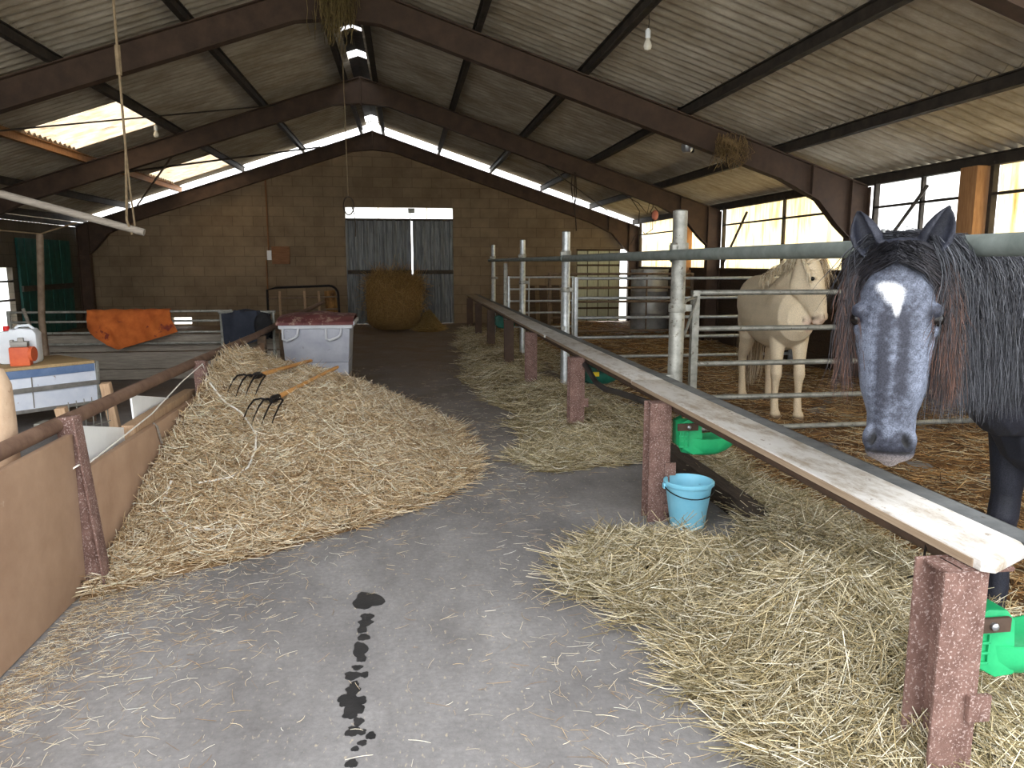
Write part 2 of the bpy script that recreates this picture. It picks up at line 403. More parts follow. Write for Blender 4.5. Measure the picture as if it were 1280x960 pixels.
# right wall: low dark boards below the windows
rw = MB()
for i in range(7):
    z = i * .207
    rw.span((6.28 + .008 * (i % 2), -.3, z), (6.33, 20.5, z + .2))
rw.span((6.33, -.3, 0), (6.4, 20.5, 1.44))
struct('wall_right', rw, M['wooddark'], bevel=.004)
struct('trim_2', MB().span((6.2, -.3, 1.44), (6.42, 20.5, 1.49)), M['wooddark'], bevel=.005)

# steel portal frames
FR = [4.5, 9.9, 14.85, 20.28]
def portal(y, k):
    mb = MB(); w = .075
    xl, xr = -7.72, 6.1
    for (xa, xb) in ((XR, xr), (XR, xl)):
        s = 1 if xb > XR else -1
        zt = lambda x: rz(x) - (.14 if y < 20 else .205)
        dep = .33
        hx = xb - s * 1.15
        topl = [(XR, zt(XR)), (xb + s * .1, zt(xb + s * .1))]
        low = [(xb + s * .1, zt(xb) - .75), (xb - s * .12, zt(xb) - .72), (xb - s * .3, zt(xb) - .56), (xb - s * .6, zt(xb - s * .6) - .42), (hx, zt(hx) - dep), (XR + s * .5, zt(XR + .5) - dep), (XR, zt(XR) - dep - .12)]
        mb.prism(topl + low, 'y', y - .006, y + .006)
        mb.beam((XR, y, zt(XR)), (xb + s * .1, y, zt(xb + s * .1)), .15, .014)
        for a, b in zip(low[:-1], low[1:]): mb.beam((a[0], y, a[1]), (b[0], y, b[1]), .15, .014)
        # column
        cx = xb + s * .0
        mb.span((cx - .13, y - .0045, 0), (cx + .13, y + .0045, zt(xb) - .02))
        for d in (-.13, .13): mb.span((cx + d - .008, y - .075, 0), (cx + d + .008, y + .075, zt(cx + d)))
        mb.span((xb - s * .7 - .006, y - .07, zt(xb - s * .7) - .42), (xb - s * .7 + .006, y + .07, zt(xb - s * .7)))
        # apex plate
    mb.span((XR - .012, y - .075, ZR - .62), (XR + .012, y + .075, ZR - .15))
    o = struct('portal_frame', mb, M['darksteel'], bevel=0)
for k, y in enumerate(FR): portal(y, k)
# purlins: rolled channels lying along the barn
for x in PUR_R + PUR_L:
    mb = MB(); z = rz(x); s = 1 if x > XR else -1
    h = .13
    mb.span((x - .005, YF, z - h), (x + .005, 20.8, z)); mb.span((x - .04, YF, z - h), (x + .04, 20.8, z - h + .01)); mb.span((x - .04, YF, z - .012), (x + .04, 20.8, z))
    struct('roof_purlin', mb, M['orangewood'] if abs(x + 5.5) < .01 else M['purlin'])
# eave beams
struct('eave_beam', MB().span((-7.85, YF, 2.45), (-7.75, 20.5, 2.55)), M['purlin'], bevel=.006)
# diagonal wind-brace rods under the roof
def rod(a, b, r=.012, m='purlin'):
    struct('brace_rod', MB().tube([a, b], r, 6), M[m])
rod((-6.6, 10.0, rz(-6.6) - .22), (-2.2, 14.7, rz(-2.2) - .2)); rod((-6.2, 15.0, rz(-6.2) - .22), (-2.0, 20.2, rz(-2.0) - .2), .02)
rod((-4.0, 15.2, rz(-4.0) - .25), (-6.3, 19.9, rz(-6.3) - .25), .02, 'rustbar')
rod((2.0, 15.0, rz(2.0) - .2), (5.6, 20.1, rz(5.6) - .2), .014)

# windows along the right wall: translucent sheets in steel frames
def bay(n, y0, y1, m, mull, midz=2.32, z0=1.49, z1=2.66, brace=None):
    w = struct('window_%d' % n, MB().span((6.30, y0, z0), (6.31, y1, z1)), M[m])
    mb = MB()
    for y in (y0, y1): mb.span((6.2, y - .025, z0), (6.27, y + .025, z1))
    for y in mull: mb.span((6.2, y - .02, z0), (6.25, y + .02, z1))
    mb.span((6.2, y0, midz - .015), (6.25, y1, midz + .015))
    obj('window_frame', mb, M['purlin'], w, bevel=.003)
    if brace: obj('brace', MB().tube([brace[0], brace[1]], .022, 6), M['purlin'], w)
bay(1, 1.5, 4.3, 'paneyellow', [2.5]); bay(2, 4.7, 7.62, 'paneyellow', [6.9])
bay(3, 7.95, 9.7, 'paneclear', [8.75], brace=((6.17, 9.6, 1.6), (6.17, 8.6, 2.5)))
bay(4, 10.1, 14.65, 'paneyellow', [12.2], brace=((6.17, 14.5, 1.55), (6.17, 13.5, 2.5)))
bay(5, 15.05, 20.1, 'paneyellow', [17.3])
struct('window_post', MB().span((6.06, 7.66, 0), (6.24, 7.92, 2.62)), M['orangewood'], bevel=.006)
struct('window_post', MB().span((6.06, 16.35, 0), (6.24, 16.6, 2.62)), M['orangewood'], bevel=.006)
# left opening
lo = struct('window_6', MB().span((-8.02, 16.2, .2), (-8.01, 17.05, 1.5)), M['paneclear'])
obj('window_frame', MB().span((-7.95, 16.2, .82), (-7.9, 17.05, .86)).span((-7.95, 16.2, 1.2), (-7.9, 17.05, 1.24)), M['purlin'], lo)

# big double door in the far wall with a clear strip above
def ribs(x0, x1, y, z0, z1):
    mb = MB(); n = int((x1 - x0) / .04); rows = []
    for zz in (z0, z1):
        rows.append([(x0 + (x1 - x0) * i / n, y + (-.03 if (i // 2) % 3 == 0 else 0) + .006 * ((i * 7) % 5) / 5, zz) for i in range(n + 1)])
    return mb.sheet(rows, .008)
d1 = struct('door_1', ribs(-1.475, .19, 20.52, .005, 2.67), M['doortin'], smooth=20)
obj('door_leaf', ribs(.235, 1.295, 20.52, .005, 2.67), M['doortin'], d1, smooth=20)
obj('door_rail', MB().span((-1.45, 20.47, 1.3), (.19, 20.51, 1.4)).span((.26, 20.47, 1.3), (1.28, 20.51, 1.4)), M['purlin'], d1, bevel=.004)
obj('door_track', MB().span((-1.47, 20.5, 2.66), (1.29, 20.56, 2.72)), M['purlin'], d1, bevel=.004)
obj('door_edge', MB().span((.175, 20.46, .03), (.2, 20.53, 2.95)).span((.13, 20.48, 2.86), (.3, 20.54, 2.98)), M['galvdull'], d1, bevel=.004)
w7 = struct('window_7', MB().span((-1.47, 20.58, 2.72), (1.29, 20.59, 3.0)), M['paneclear'])
obj('window_frame', MB().span((-.64, 20.55, 2.72), (-.62, 20.6, 3.0)).span((.6, 20.55, 2.72), (.62, 20.6, 3.0)), M['paneyellow'], w7)
# side door of pale boards, standing part open
d2 = MB()
for i in range(4): d2.span((4.6 + i * .295, 20.42, .02), (4.6 + i * .295 + .285, 20.455, 1.93))
d2 = struct('door_2', d2, M['doorwood'], bevel=.004)
g = MB()
for i in range(5): g.span((4.585 + i * .295, 20.40, .02), (4.6 + i * .295, 20.43, 1.93))
g.span((4.58, 20.4, 1.9), (5.78, 20.44, 1.96)); g.span((4.6, 20.395, .35), (5.78, 20.42, .40)); g.span((4.6, 20.395, 1.5), (5.78, 20.42, 1.55))
obj('door_frame', g, M['wooddark'], d2)

# ------------------------------------------------------------------ straw and hay
def tubes3(paths, rad, cols):
    """many thin three-sided stalks: paths (N,K,3), rad (N,K), cols (N,K,3)"""
    N, K, _ = paths.shape
    t = np.gradient(paths, axis=1); t /= np.linalg.norm(t, axis=2, keepdims=True) + 1e-9
    ref = rng.normal(size=(N, 1, 3)); ref = ref - t * (ref * t).sum(2, keepdims=True); ref /= np.linalg.norm(ref, axis=2, keepdims=True) + 1e-9
    b = np.cross(t, ref)
    vs = np.empty((N, K, 3, 3))
    for j in range(3):
        a = 2.0944 * j; vs[:, :, j] = paths + rad[:, :, None] * (ref * math.cos(a) + b * math.sin(a))
    idx = np.arange(N * K * 3).reshape(N, K, 3); q = []
    for j in range(3):
        k = (j + 1) % 3; q.append(np.stack([idx[:, :-1, j], idx[:, :-1, k], idx[:, 1:, k], idx[:, 1:, j]], -1).reshape(-1, 4))
    c = np.repeat(cols[:, :, None, :], 3, axis=2)
    return vs.reshape(-1, 3), np.concatenate(q), c.reshape(-1, 3)
def pal(cols, n, jit=.12):
    P_ = np.array([lin(c)[:3] for c in cols]); c = P_[rng.integers(0, len(P_), n)]
    return c * (1 + rng.normal(0, jit, (n, 1)))
def straws(xy, zf, L, W, cols, lift=.02, tilt=.25, bend=.15, jit=.15):
    n = len(xy); th = rng.uniform(0, 2 * math.pi, n); l = rng.uniform(L[0], L[1], n)
    el = rng.normal(0, tilt, n)
    d = np.stack([np.cos(th) * np.cos(el), np.sin(th) * np.cos(el), np.sin(el)], 1)
    K = 4; s = np.linspace(-.5, .5, K)
    p = xy[:, None, :] + (d[:, None, :2] * (s[None, :, None] * l[:, None, None]))
    sd = np.stack([-np.sin(th), np.cos(th)], 1); bb = rng.normal(0, bend, n) * l
    p = p + sd[:, None, :] * ((s ** 2 * 4)[None, :, None] * bb[:, None, None])
    z0 = zf(p[..., 0].ravel(), p[..., 1].ravel()).reshape(n, K)
    zc = zf(xy[:, 0], xy[:, 1])
    z = .6 * z0 + .4 * zc[:, None]; z = np.maximum(z, z0) + rng.uniform(0.002, lift, n)[:, None] + np.abs(s[None, :] * l[:, None] * d[:, 2:3])
    P3 = np.concatenate([p, z[..., None]], 2)
    w = rng.uniform(W[0], W[1], n)[:, None] * np.array([.8, 1, 1, .7])[None]
    c = np.repeat(pal(cols, n, jit)[:, None, :], K, 1)
    return tubes3(P3, w, np.clip(c, .01, .95))
def grid_arrays(x0, x1, y0, y1, st, zf, cols, jit=.2):
    nx = int((x1 - x0) / st) + 1; ny = int((y1 - y0) / st) + 1
    X, Y = np.meshgrid(np.linspace(x0, x1, nx), np.linspace(y0, y1, ny), indexing='ij')
    Z = zf(X.ravel(), Y.ravel())
    v = np.stack([X.ravel(), Y.ravel(), Z], 1); i = np.arange(nx * ny).reshape(nx, ny)
    q = np.stack([i[:-1, :-1], i[1:, :-1], i[1:, 1:], i[:-1, 1:]], -1).reshape(-1, 4)
    return v, q, np.clip(pal(cols, len(v), jit), .01, .9)
def joinarr(parts):
    vs, qs, cs, o = [], [], [], 0
    for v, q, c in parts: vs.append(v); qs.append(q + o); cs.append(c); o += len(v)
    return np.concatenate(vs), np.concatenate(qs), np.concatenate(cs)
def wob(x, y, f=3.0, s=0):
    return (np.sin(x * f * 1.3 + y * f * .7 + s) + np.sin(x * f * 2.1 - y * f * 1.7 + 1.3 + s) * .6 + np.sin(-x * f * 3.3 + y * f * 2.9 + 2.1 + s) * .4) / 2

HY = [3.7, 3.9, 4.36, 4.8, 5.3, 5.84, 6.3, 6.9, 7.6, 8.2, 8.8, 9.25, 9.5]
HH = [0, .05, .16, .32, .46, .58, .74, .80, .78, .66, .46, .36, .0]
HWY = [3.7, 3.9, 4.2, 4.5, 5.0, 5.5, 6.1, 7.0, 8.0, 8.8, 9.3, 9.5]
HW = [.05, .25, .80, 1.15, 1.65, 1.98, 2.16, 2.05, 1.72, 1.4, 1.1, .5]
def heap(x, y):
    x = np.asarray(x, float); y = np.asarray(y, float)
    W = np.interp(y, HWY, HW) * (1 + .05 * wob(x, y, 2.2)); Hh = np.interp(y, HY, HH)
    u = (x + 1.575) / W
    core = np.interp(u, [0, .12, .25, .45, .7, .88, 1.0, 1.15], [1, .80, .70, .62, .40, .17, .03, -.12])
    low = np.where(Hh < .5, 1.0, 1.0)
    h = Hh * core * low + .025 * wob(x, y, 5.0) * np.clip(1.2 - u, 0, 1) * np.clip(Hh * 4, 0, 1)
    h = h - .12 * np.clip(u - 1.0, 0, 1)
    h = np.where((x < -1.575), -.05, h)
    return np.where((y < 3.7) | (y > 9.5), -.05, h) - .004
STR = [(196, 174, 140), (218, 202, 172), (172, 144, 106), (240, 230, 208), (142, 114, 82), (206, 180, 140), (228, 214, 186), (186, 160, 122)]
N = 42000
xy = np.stack([rng.uniform(-1.56, .75, N), 3.75 + (9.4 - 3.75) * rng.random(N) ** 1.25], 1)
ok = heap(xy[:, 0], xy[:, 1]) > -.018 * rng.random(N) ** 2.5; xy = xy[ok]
heapf = lambda x, y: np.maximum(heap(x, y), .002)
hz = straws(xy, heapf, (.08, .34), (.0014, .0030), STR, .045, .30, .12)
hb = grid_arrays(-1.575, .75, 3.7, 9.5, .03, heap, [(130, 104, 74), (148, 120, 88), (110, 86, 60)], .15)  # base darker than the stalks, painting the shade in the gaps between them
# drop base faces that lie below the floor
fz = hb[0][hb[1]][:, :, 2].max(1) > 0; hb = (hb[0], hb[1][fz], hb[2])
v, q, c = joinarr([hb, hz])
# strands must not reach through the brown boards
v[:, 0] = np.maximum(v[:, 0], -1.578)
o = arr_obj('straw_heap', v, q, c, M['straw']); tag(o, 'big heap of loose golden straw piled against the brown board barrier', 'straw', kind='stuff')

BUMPS = [(1.38, 3.55, .42, .42, .17), (1.60, 2.72, .38, .42, .33), (1.62, 2.15, .38, .35, .26), (1.05, 3.75, .28, .3, .07), (2.2, 3.0, .5, .8, .14), (2.3, 4.0, .4, .8, .12),
         (1.55, 6.3, .5, .5, .14), (1.75, 7.3, .55, .7, .2), (1.6, 8.6, .5, .6, .2), (1.35, 10.0, .45, .8, .2), (1.5, 12.0, .5, .9, .22), (1.55, 14.5, .5, 1.2, .2), (1.25, 6.0, .3, .4, .05), (1.6, 17, .4, 1.5, .12), (1.0, 10.6, .3, .6, .06), (3.0, 5.2, .9, .9, .06)]
def hay(x, y):
    x = np.asarray(x, float); y = np.asarray(y, float); h = np.zeros_like(x)
    for a, b, sx, sy, k in BUMPS: h += k * np.exp(-(((x - a) / sx) ** 2 + ((y - b) / sy) ** 2) * 1.3)
    bed = np.clip((x - 2.12) / .15, 0, 1); h = np.maximum(h, bed * (.045 + .025 * wob(x, y, 2.6)))
    hole = np.exp(-(((x - 1.72) / .38) ** 2 + ((y - 4.75) / .75) ** 2) * 1.6)
    h = h - .22 * hole - .028 + .018 * wob(x, y, 6, 1.0)
    return h
HAYC = [(190, 178, 148), (208, 198, 168), (160, 146, 108), (230, 222, 200), (142, 126, 90), (134, 124, 92), (198, 182, 144)]
BEDC = [(150, 112, 68), (174, 136, 88), (118, 86, 52), (196, 166, 120), (104, 76, 48)]
def hayset(N, x0, x1, y0, y1, pw, L, W, cols, lift, tilt, bend):
    y = y0 * (y1 / y0) ** (rng.random(N) ** pw)
    xy = np.stack([rng.uniform(x0, x1, N), y], 1)
    k = hay(xy[:, 0], xy[:, 1]) > -.010 * rng.random(N) ** 2; return straws(xy[k], lambda x, y: np.maximum(hay(x, y), .002), L, W, cols, lift, tilt, bend, .18)
near = hayset(36000, .7, 2.5, 1.75, 6.2, 1.0, (.12, .42), (.0011, .0025), HAYC, .05, .3, .2)
mid = hayset(16000, .8, 2.6, 5.4, 20, 1.0, (.12, .32), (.0016, .003), HAYC, .05, .28, .2)
bed = hayset(22000, 2.2, 6.1, 2.4, 20, .9, (.1, .3), (.0018, .0034), BEDC + HAYC[:1], .03, .15, .12)
def hcol(v):
    far = np.clip((v[:, 0] - 2.0) / .5, 0, 1)[:, None]
    a = pal([(132, 118, 86), (112, 98, 70), (146, 132, 98)], len(v), .15); b = pal([(104, 78, 50), (124, 94, 60), (84, 62, 42)], len(v), .15)
    return np.clip(a * (1 - far) + b * far, .01, .9)
gb = grid_arrays(.6, 6.18, 1.6, 20.2, .06, hay, [(120, 100, 70)], .1)
gb = (gb[0], gb[1], hcol(gb[0])); fz = gb[0][gb[1]][:, :, 2].max(1) > 0; gb = (gb[0], gb[1][fz], gb[2])
v, q, c = joinarr([gb, near, mid])
o = arr_obj('hay_bedding', v, q, c, M['straw']); tag(o, 'dry hay spilling under the feed ledge and brown bedding over the stall ground', 'hay', kind='stuff')
o = arr_obj('bedding_straw', *bed, M['straw']); tag(o, 'short brown bedding straw strewn around the horses', 'straw', kind='stuff')
# scattered stalks on the concrete
flat = lambda x, y: np.zeros_like(np.asarray(x, float))
N = 4200
yy = 2.0 * (12 / 2.0) ** rng.random(N); cl = np.interp(yy, HWY, HW) - 1.6
side = rng.random(N)
xx = np.where(side < .62, np.maximum(cl, -1.55) + np.abs(rng.normal(0, .45, N)) - .1, 1.1 - np.abs(rng.normal(0, .45, N)))
xx = np.where(side > .94, rng.uniform(-1.5, 1.0, N), xx)
xx = np.clip(xx, -1.54, 1.5); xy = np.stack([xx, yy], 1)
yb = rng.uniform(2.3, 4.4, 2600); xy = np.concatenate([xy, np.stack([-1.56 + np.abs(rng.normal(0, .10 + .10 * np.clip(yb - 2.9, 0, 1), 2600)), yb], 1), np.stack([-1.5 + np.abs(rng.normal(0, .5, 900)), rng.normal(3.6, .45, 900)], 1)])
xy = xy[xy[:, 1] > 1.7]; xy = xy[rng.random(len(xy)) < .8]
o = arr_obj('loose_straw', *straws(xy, flat, (.012, .10), (.0005, .0011), STR + [(240, 232, 214)], .010, .02, .1), M['straw']); tag(o, 'stray straw stalks scattered over the bare concrete aisle', 'straw', kind='stuff')

# wet marks on the concrete
wm = MB()
for x, y, a, b in ((-0.206, 3.532, 0.0728, 0.089), (-0.202, 3.353, 0.029, 0.041), (-0.206, 3.298, 0.032, 0.032), (-0.218, 3.238, 0.021, 0.038), (-0.207, 3.163, 0.027, 0.029), (-0.217, 3.059, 0.03, 0.061), (-0.207, 2.984, 0.02, 0.032), (-0.22, 2.912, 0.021, 0.019), (-0.234, 2.852, 0.033, 0.03), (-0.188, 2.852, 0.016, 0.021), (-0.223, 2.786, 0.018, 0.023), (-0.227, 2.742, 0.027, 0.033), (-0.261, 2.692, 0.017, 0.027), (-0.234, 2.678, 0.035, 0.048), (-0.196, 2.672, 0.026, 0.026), (-0.213, 2.623, 0.037, 0.041), (-0.225, 2.584, 0.026, 0.025), (-0.194, 2.538, 0.018, 0.025), (-0.208, 2.495, 0.019, 0.019), (-0.214, 2.478, 0.022, 0.023), (-0.181, 2.475, 0.018, 0.016), (-0.147, 2.45, 0.017, 0.021), (-0.174, 2.413, 0.016, 0.015), (-0.196, 2.384, 0.013, 0.013), (-0.203, 2.308, 0.021, 0.02)):
    n = 22; ph = random.uniform(0, 6)
    ring = [(x + a * (1 + .14 * math.sin(3 * t + ph) + .1 * math.sin(5 * t + ph * 2)) * math.cos(t), y + b * (1 + .14 * math.sin(3 * t + ph) + .1 * math.sin(7 * t)) * math.sin(t)) for t in [6.28318 * i / n for i in range(n)]]
    wm.prism(ring, 'z', .0002 * random.random(), .0025 + .0006 * random.random())
one('wet_stain', wm, M['wet'], 'trail of dark wet splashes down the grey concrete aisle', 'stain', kind='stuff')

# ------------------------------------------------------------------ feed ledge
LX = 1.57
fl = thing('feed_ledge', (1.66, 10, 0), 'long pale board ledge on rusty steel posts between aisle and stalls', 'feed barrier')
cuts = [1.81, 5.18, 8.6, 12.1, 15.9, 19.9]
for i, (a, b) in enumerate(zip(cuts[:-1], cuts[1:])):
    dx = .012 * (i % 2)
    mb = MB()
    if i == 0: mb.prism([(LX, a + .02), (LX + .03, a), (LX + .2, a + .09), (LX + .225, a + .14), (LX + .225, b), (LX, b)], 'z', .75, .782)
    else: mb.span((LX + dx, a + .004, .75), (LX + .225 + dx * .5, b, .781))
    bo = obj('board', mb, M['board'], fl, bevel=.003)
    obj('board_edge', MB().span((LX + dx - .004, a + .05, .752), (LX + dx, b - .01, .776)), M['ply'], bo)
ar = MB(); ar.span((1.80, 1.5, .772), (1.888, 19.9, .78)); ar.span((1.880, 1.5, .70), (1.888, 19.9, .78))
obj('back_rail', ar, mat('grey_angle_rail', (84, 86, 87), (116, 118, 118), 8, .55, .2, .08, spots=(70, 64, 58), spot_scale=14), fl, bevel=.002)
obj('support_beam', MB().tube([(1.64, 1.97, .718), (1.64, 19.9, .718)], .029, 12), M['darksteel'], fl)  # dark steel colour stands in for the shade under the board
PY = [1.9, 4.5, 6.8, 9.35, 11.4, 13.8, 16.2, 18.4]
for i, y in enumerate(PY):
    mb = MB(); x = 1.535; w = .068
    for d in (-.06, .06): mb.span((x - w, y + d - .006, 0), (x + w, y + d + .006, .748))
    mb.span((x - .006, y - .055, 0), (x + .006, y + .055, .748)); mb.span((x - .05, y - .05, .735), (x + .16, y + .05, .748))
    po = obj('post', mb, M['rust'] if i < 4 else M['darksteel'], fl, bevel=.003)
    if i < 3:
        obj('bracket', MB().span((x + .03, y - .085, .30), (x + .10, y - .066, .38)), M['rust'], po, bevel=.004)
        obj('foot_lug', MB().span((x + .03, y - .085, .06), (x + .09, y - .066, .12)), M['rust'], po, bevel=.004)
obj('wire_tie', MB().tube([(1.62, 2.12, .73), (1.6, 2.1, .69), (1.63, 2.08, .66), (1.64, 2.16, .6), (1.66, 2.25, .55)], .004, 5), M['iron'], fl)
# black water pipe slung under the ledge
one('water_pipe', MB().tube([(1.6, 6.9, .72), (1.6, 6.6, .66), (1.6, 6.3, .585), (1.6, 6.0, .58), (1.6, 5.6, .62), (1.6, 4.9, .67), (1.6, 4.6, .685)], .024, 10), M['pipe'], 'black water pipe sagging beneath the feed ledge', 'pipe')

# green drinking bowls
def drinker(loc, label, green, extra=True):
    x, y, z = loc
    t = thing('drinking_bowl', loc, label, 'drinking bowl', 'green drinkers along the feed ledge')
    rows = []
    n = 20
    # scooped bowl, open on top, running towards +x
    prof = [(-.10, .0, .05, .055), (-.06, -.01, .075, .09), (.0, -.018, .09, .105), (.06, -.02, .095, .11), (.12, -.016, .09, .105), (.18, .004, .072, .085), (.225, .03, .045, .05)]
    mb = MB(); rings = []
    for dx, zb, w, d in prof:
        ring = []
        for j in range(11):
            a = math.pi * j / 10; ring.append((x + .06 + dx, y - w * math.cos(a), z + zb + .065 - .115 * math.sin(a) ** .7))
        for j in range(10, -1, -1):
            a = math.pi * j / 10; ring.append((x + .06 + dx, y - (w - .008) * math.cos(a), z + zb + .067 - .105 * math.sin(a) ** .7))
        rings.append(ring)
    mb.loft(rings, True)
    bowl = obj('bowl', mb, green, t, smooth=50)
    hb = MB().prism([(x - .075, z - .0), (x + .01, z - .05), (x + .075, z - .045), (x + .06, z + .13), (x + .03, z + .165), (x - .03, z + .17), (x - .075, z + .15)], 'y', y - .075, y + .075)
    ho = obj('valve_housing', hb, green, t, bevel=.008)
    if extra:
        rb = MB()
        for k in range(4): rb.span((x - .085, y - .084, z - .0 + k * .032), (x - .02, y - .07, z + .008 + k * .032))
        for k in range(3): rb.span((x - .082 + k * .026, y - .084, z), (x - .076 + k * .026, y - .07, z + .105))
        obj('rib', rb, green, ho, bevel=.002)
        obj('bracket', MB().span((x - .1, y - .094, z + .105), (x + .03, y - .08, z + .15)), M['darksteel'], t, bevel=.003)
        obj('bolt', MB().lathe([(.012, 0), (.012, .01), (.006, .014)], (x - .03, y - .094, z + .128), 10, Matrix.Rotation(math.pi / 2, 3, 'X')), M['chrome'], t)
        pf = obj('fitting', MB().lathe([(.022, 0), (.022, .03), (.017, .035), (.017, .05)], (x - .02, y, z + .165), 12), M['brass'], t)
        obj('hose', MB().tube([(x - .02, y, z + .21), (x - .018, y, z + .265)], .015, 10), M['bluehose'], t)
    return t
drinker((1.725, 2.0, .415), 'green drinking bowl with brass fitting on the nearest ledge post', M['green'])
drinker((1.72, 4.46, .485), 'green drinking bowl above the pale blue bucket', M['green'])
t = drinker((1.70, 7.0, .53), 'darker green drinking bowl with yellow sticker on the ledge post beyond the bucket', M['greendark'], False)
obj('sticker', MB().span((1.70, 6.905, .55), (1.78, 6.928, .59)), M['yellow'], t)
drinker((1.66, 13.6, .5), 'small dark green drinker in shade under the far end of the ledge', M['greendark'], False)

# pale blue bucket
b = thing('bucket', (1.69, 4.34, 0), 'pale blue plastic bucket on the ground beside a rusty ledge post', 'bucket')
c0 = (1.69, 4.34, .002)
obj('body', MB().lathe([(.0, 0), (.1, 0), (.104, .01), (.138, .25), (.146, .262), (.152, .268), (.152, .286), (.144, .29), (.138, .284), (.134, .25), (.1, .016), (0, .016)], c0, 36), M['bucket'], b, smooth=50)
hp = [(c0[0] + .155 * math.cos(a), c0[1] - .155 * math.sin(a) * .98, .262 - .05 * math.sin(a)) for a in [math.pi * i / 14 for i in range(15)]]
obj('handle', MB().tube(hp, .0035, 6), M['iron'], b)
for s in (-1, 1): obj('handle_lug', MB().box((c0[0] + s * .152, c0[1], .262), (.02, .03, .035)), M['bucket'], b, bevel=.004)
# old sleepers lying as a kerb
one('timber_sleeper', MB().prism([(2.02, 0), (2.2, 0), (2.19, .11), (2.04, .13)], 'y', 4.1, 6.3), M['sleeper'], 'dark old timber sleeper lying on the ground behind the blue bucket', 'timber', bevel=.012)

# ------------------------------------------------------------------ pipe fence and gates
pf = thing('pipe_fence', (1.98, 10, 0), 'tall galvanised posts carrying one grey pipe rail above the feed ledge', 'fence')
for y, r, x in ((5.45, .056, 1.985), (9.3, .055, 1.955), (12.8, .05, 1.955), (16.6, .045, 1.9)):
    zb = .66 if y < 6 else 0
    po = obj('post', MB().tube([(x, y, zb), (x, y, 1.26), (x, y, 1.265), (x, y, 1.965)], [r, r, r * .93, r * .93], 20), M['galv'] if y > 6 else M['galvdull'], pf)
    obj('cap', MB().lathe([(r * .93, 0), (r * .95, .004), (r * .5, .012)], (x, y, 1.963), 16), M['galvdull'], po)
    cl = MB().lathe([(r * 1.0, 0), (r * 1.18, .0), (r * 1.18, .05), (r * 1.0, .05)], (x, y, 1.69), 16).box((x - .05, y - .03, 1.70), (.05, .07, .05)).box((x - .03, y - .07, 1.70), (.02, .03, .03))
    obj('clamp', cl, M['galvdull'], pf, bevel=.004)
    obj('clamp', MB().lathe([(r * 1.0, 0), (r * 1.16, .0), (r * 1.16, .06), (r * 1.0, .06)], (x, y, 1.24), 16).box((x + .06, y - .02, 1.27), (.07, .05, .05)), M['galvdull'], pf, bevel=.004)
    obj('bracket', MB().span((1.89, y - .05, .70), (x, y + .05, .78)) if y < 6 else MB().box((x - .04, y - .06, .80), (.05, .05, .05)), M['galvdull'], pf, bevel=.006)
obj('top_rail', MB().tube([(1.885, -.6, 1.66), (1.885, 9.2, 1.645)], .037, 16), M['railpaint'], pf)
obj('top_rail', MB().tube([(1.865, 9.05, 1.645), (1.84, 16.9, 1.645)], .029, 14), M['railpaint'], pf)
obj('short_post', MB().span((1.92, 14.97, 0), (1.99, 15.03, 1.58)), M['galvdull'], pf, bevel=.004)

def gate(x0, x1, y, zs, m, label, name='stall_gate', group='metal bar gates', r=.021, sq=.028, rzs=0, mids=(), right=True):
    t = thing(name, (x0, y, 0), label, 'gate', group)
    top_ = max(zs) + .02
    for x in ([x0, x1] if right else [x0]): obj('stile', MB().span((x - sq, y - sq, .02), (x + sq, y + sq, top_)), m, t, bevel=.004)
    for x in mids: obj('stile', MB().tube([(x, y, min(zs)), (x, y, max(zs))], r * .7, 8), m, t)
    for z in zs: obj('bar', MB().tube([(x0, y, z), (x1, y, z)], r, 12), m, t)
    return t
g1 = gate(2.55, 6.0, 6.55, [1.335, 1.015, .70, .39, .10], M['galvdull'], 'grey five-bar gate in front of the white horse', r=.024, sq=.032)
obj('hinge', MB().tube([(2.02, 5.52, 1.23), (2.2, 5.85, 1.30), (2.54, 6.5, 1.3)], .012, 8).tube([(2.02, 5.52, 1.2), (2.25, 6.0, 1.0), (2.54, 6.5, 1.28)], .012, 8), M['galvdull'], g1)
gate(2.58, 6.1, 11.5, [1.36, 1.06, .76, .46, .16], M['galv'], 'shiny galvanised five-bar gate behind the white horse', r=.024)
gate(2.02, 3.3, 15.0, [1.31, 1.08, .85, .62, .34], M['galv'], 'short silver gate with thin bars near the back of the stalls', r=.019, sq=.02, mids=(2.42,))
gate(3.0, 6.1, 15.9, [1.36, 1.07, .78, .45, .16], M['rustbar'], 'brown barred gate in front of the pale board door', r=.026, mids=(5.1, 5.95))
gate(-5.15, -2.35, 10.9, [.95, .82, .67, .52], M['galvdull'], 'thin metal rails of the left pen carrying the orange blanket', r=.016, sq=.02)

# metal water tank
tk = thing('metal_tank', (5.55, 17.2, 0), 'grey galvanised cylinder tank standing beside the bright open doorway', 'tank')
obj('shell', MB().lathe([(0, 0), (.42, 0), (.42, .45), (.428, .46), (.42, .47), (.42, .94), (.428, .95), (.42, .96), (.42, 1.4), (.43, 1.41), (.43, 1.44), (.40, 1.44), (.40, 1.2), (0, 1.2)], (5.58, 17.2, .0), 36), M['tank'], tk, smooth=40)

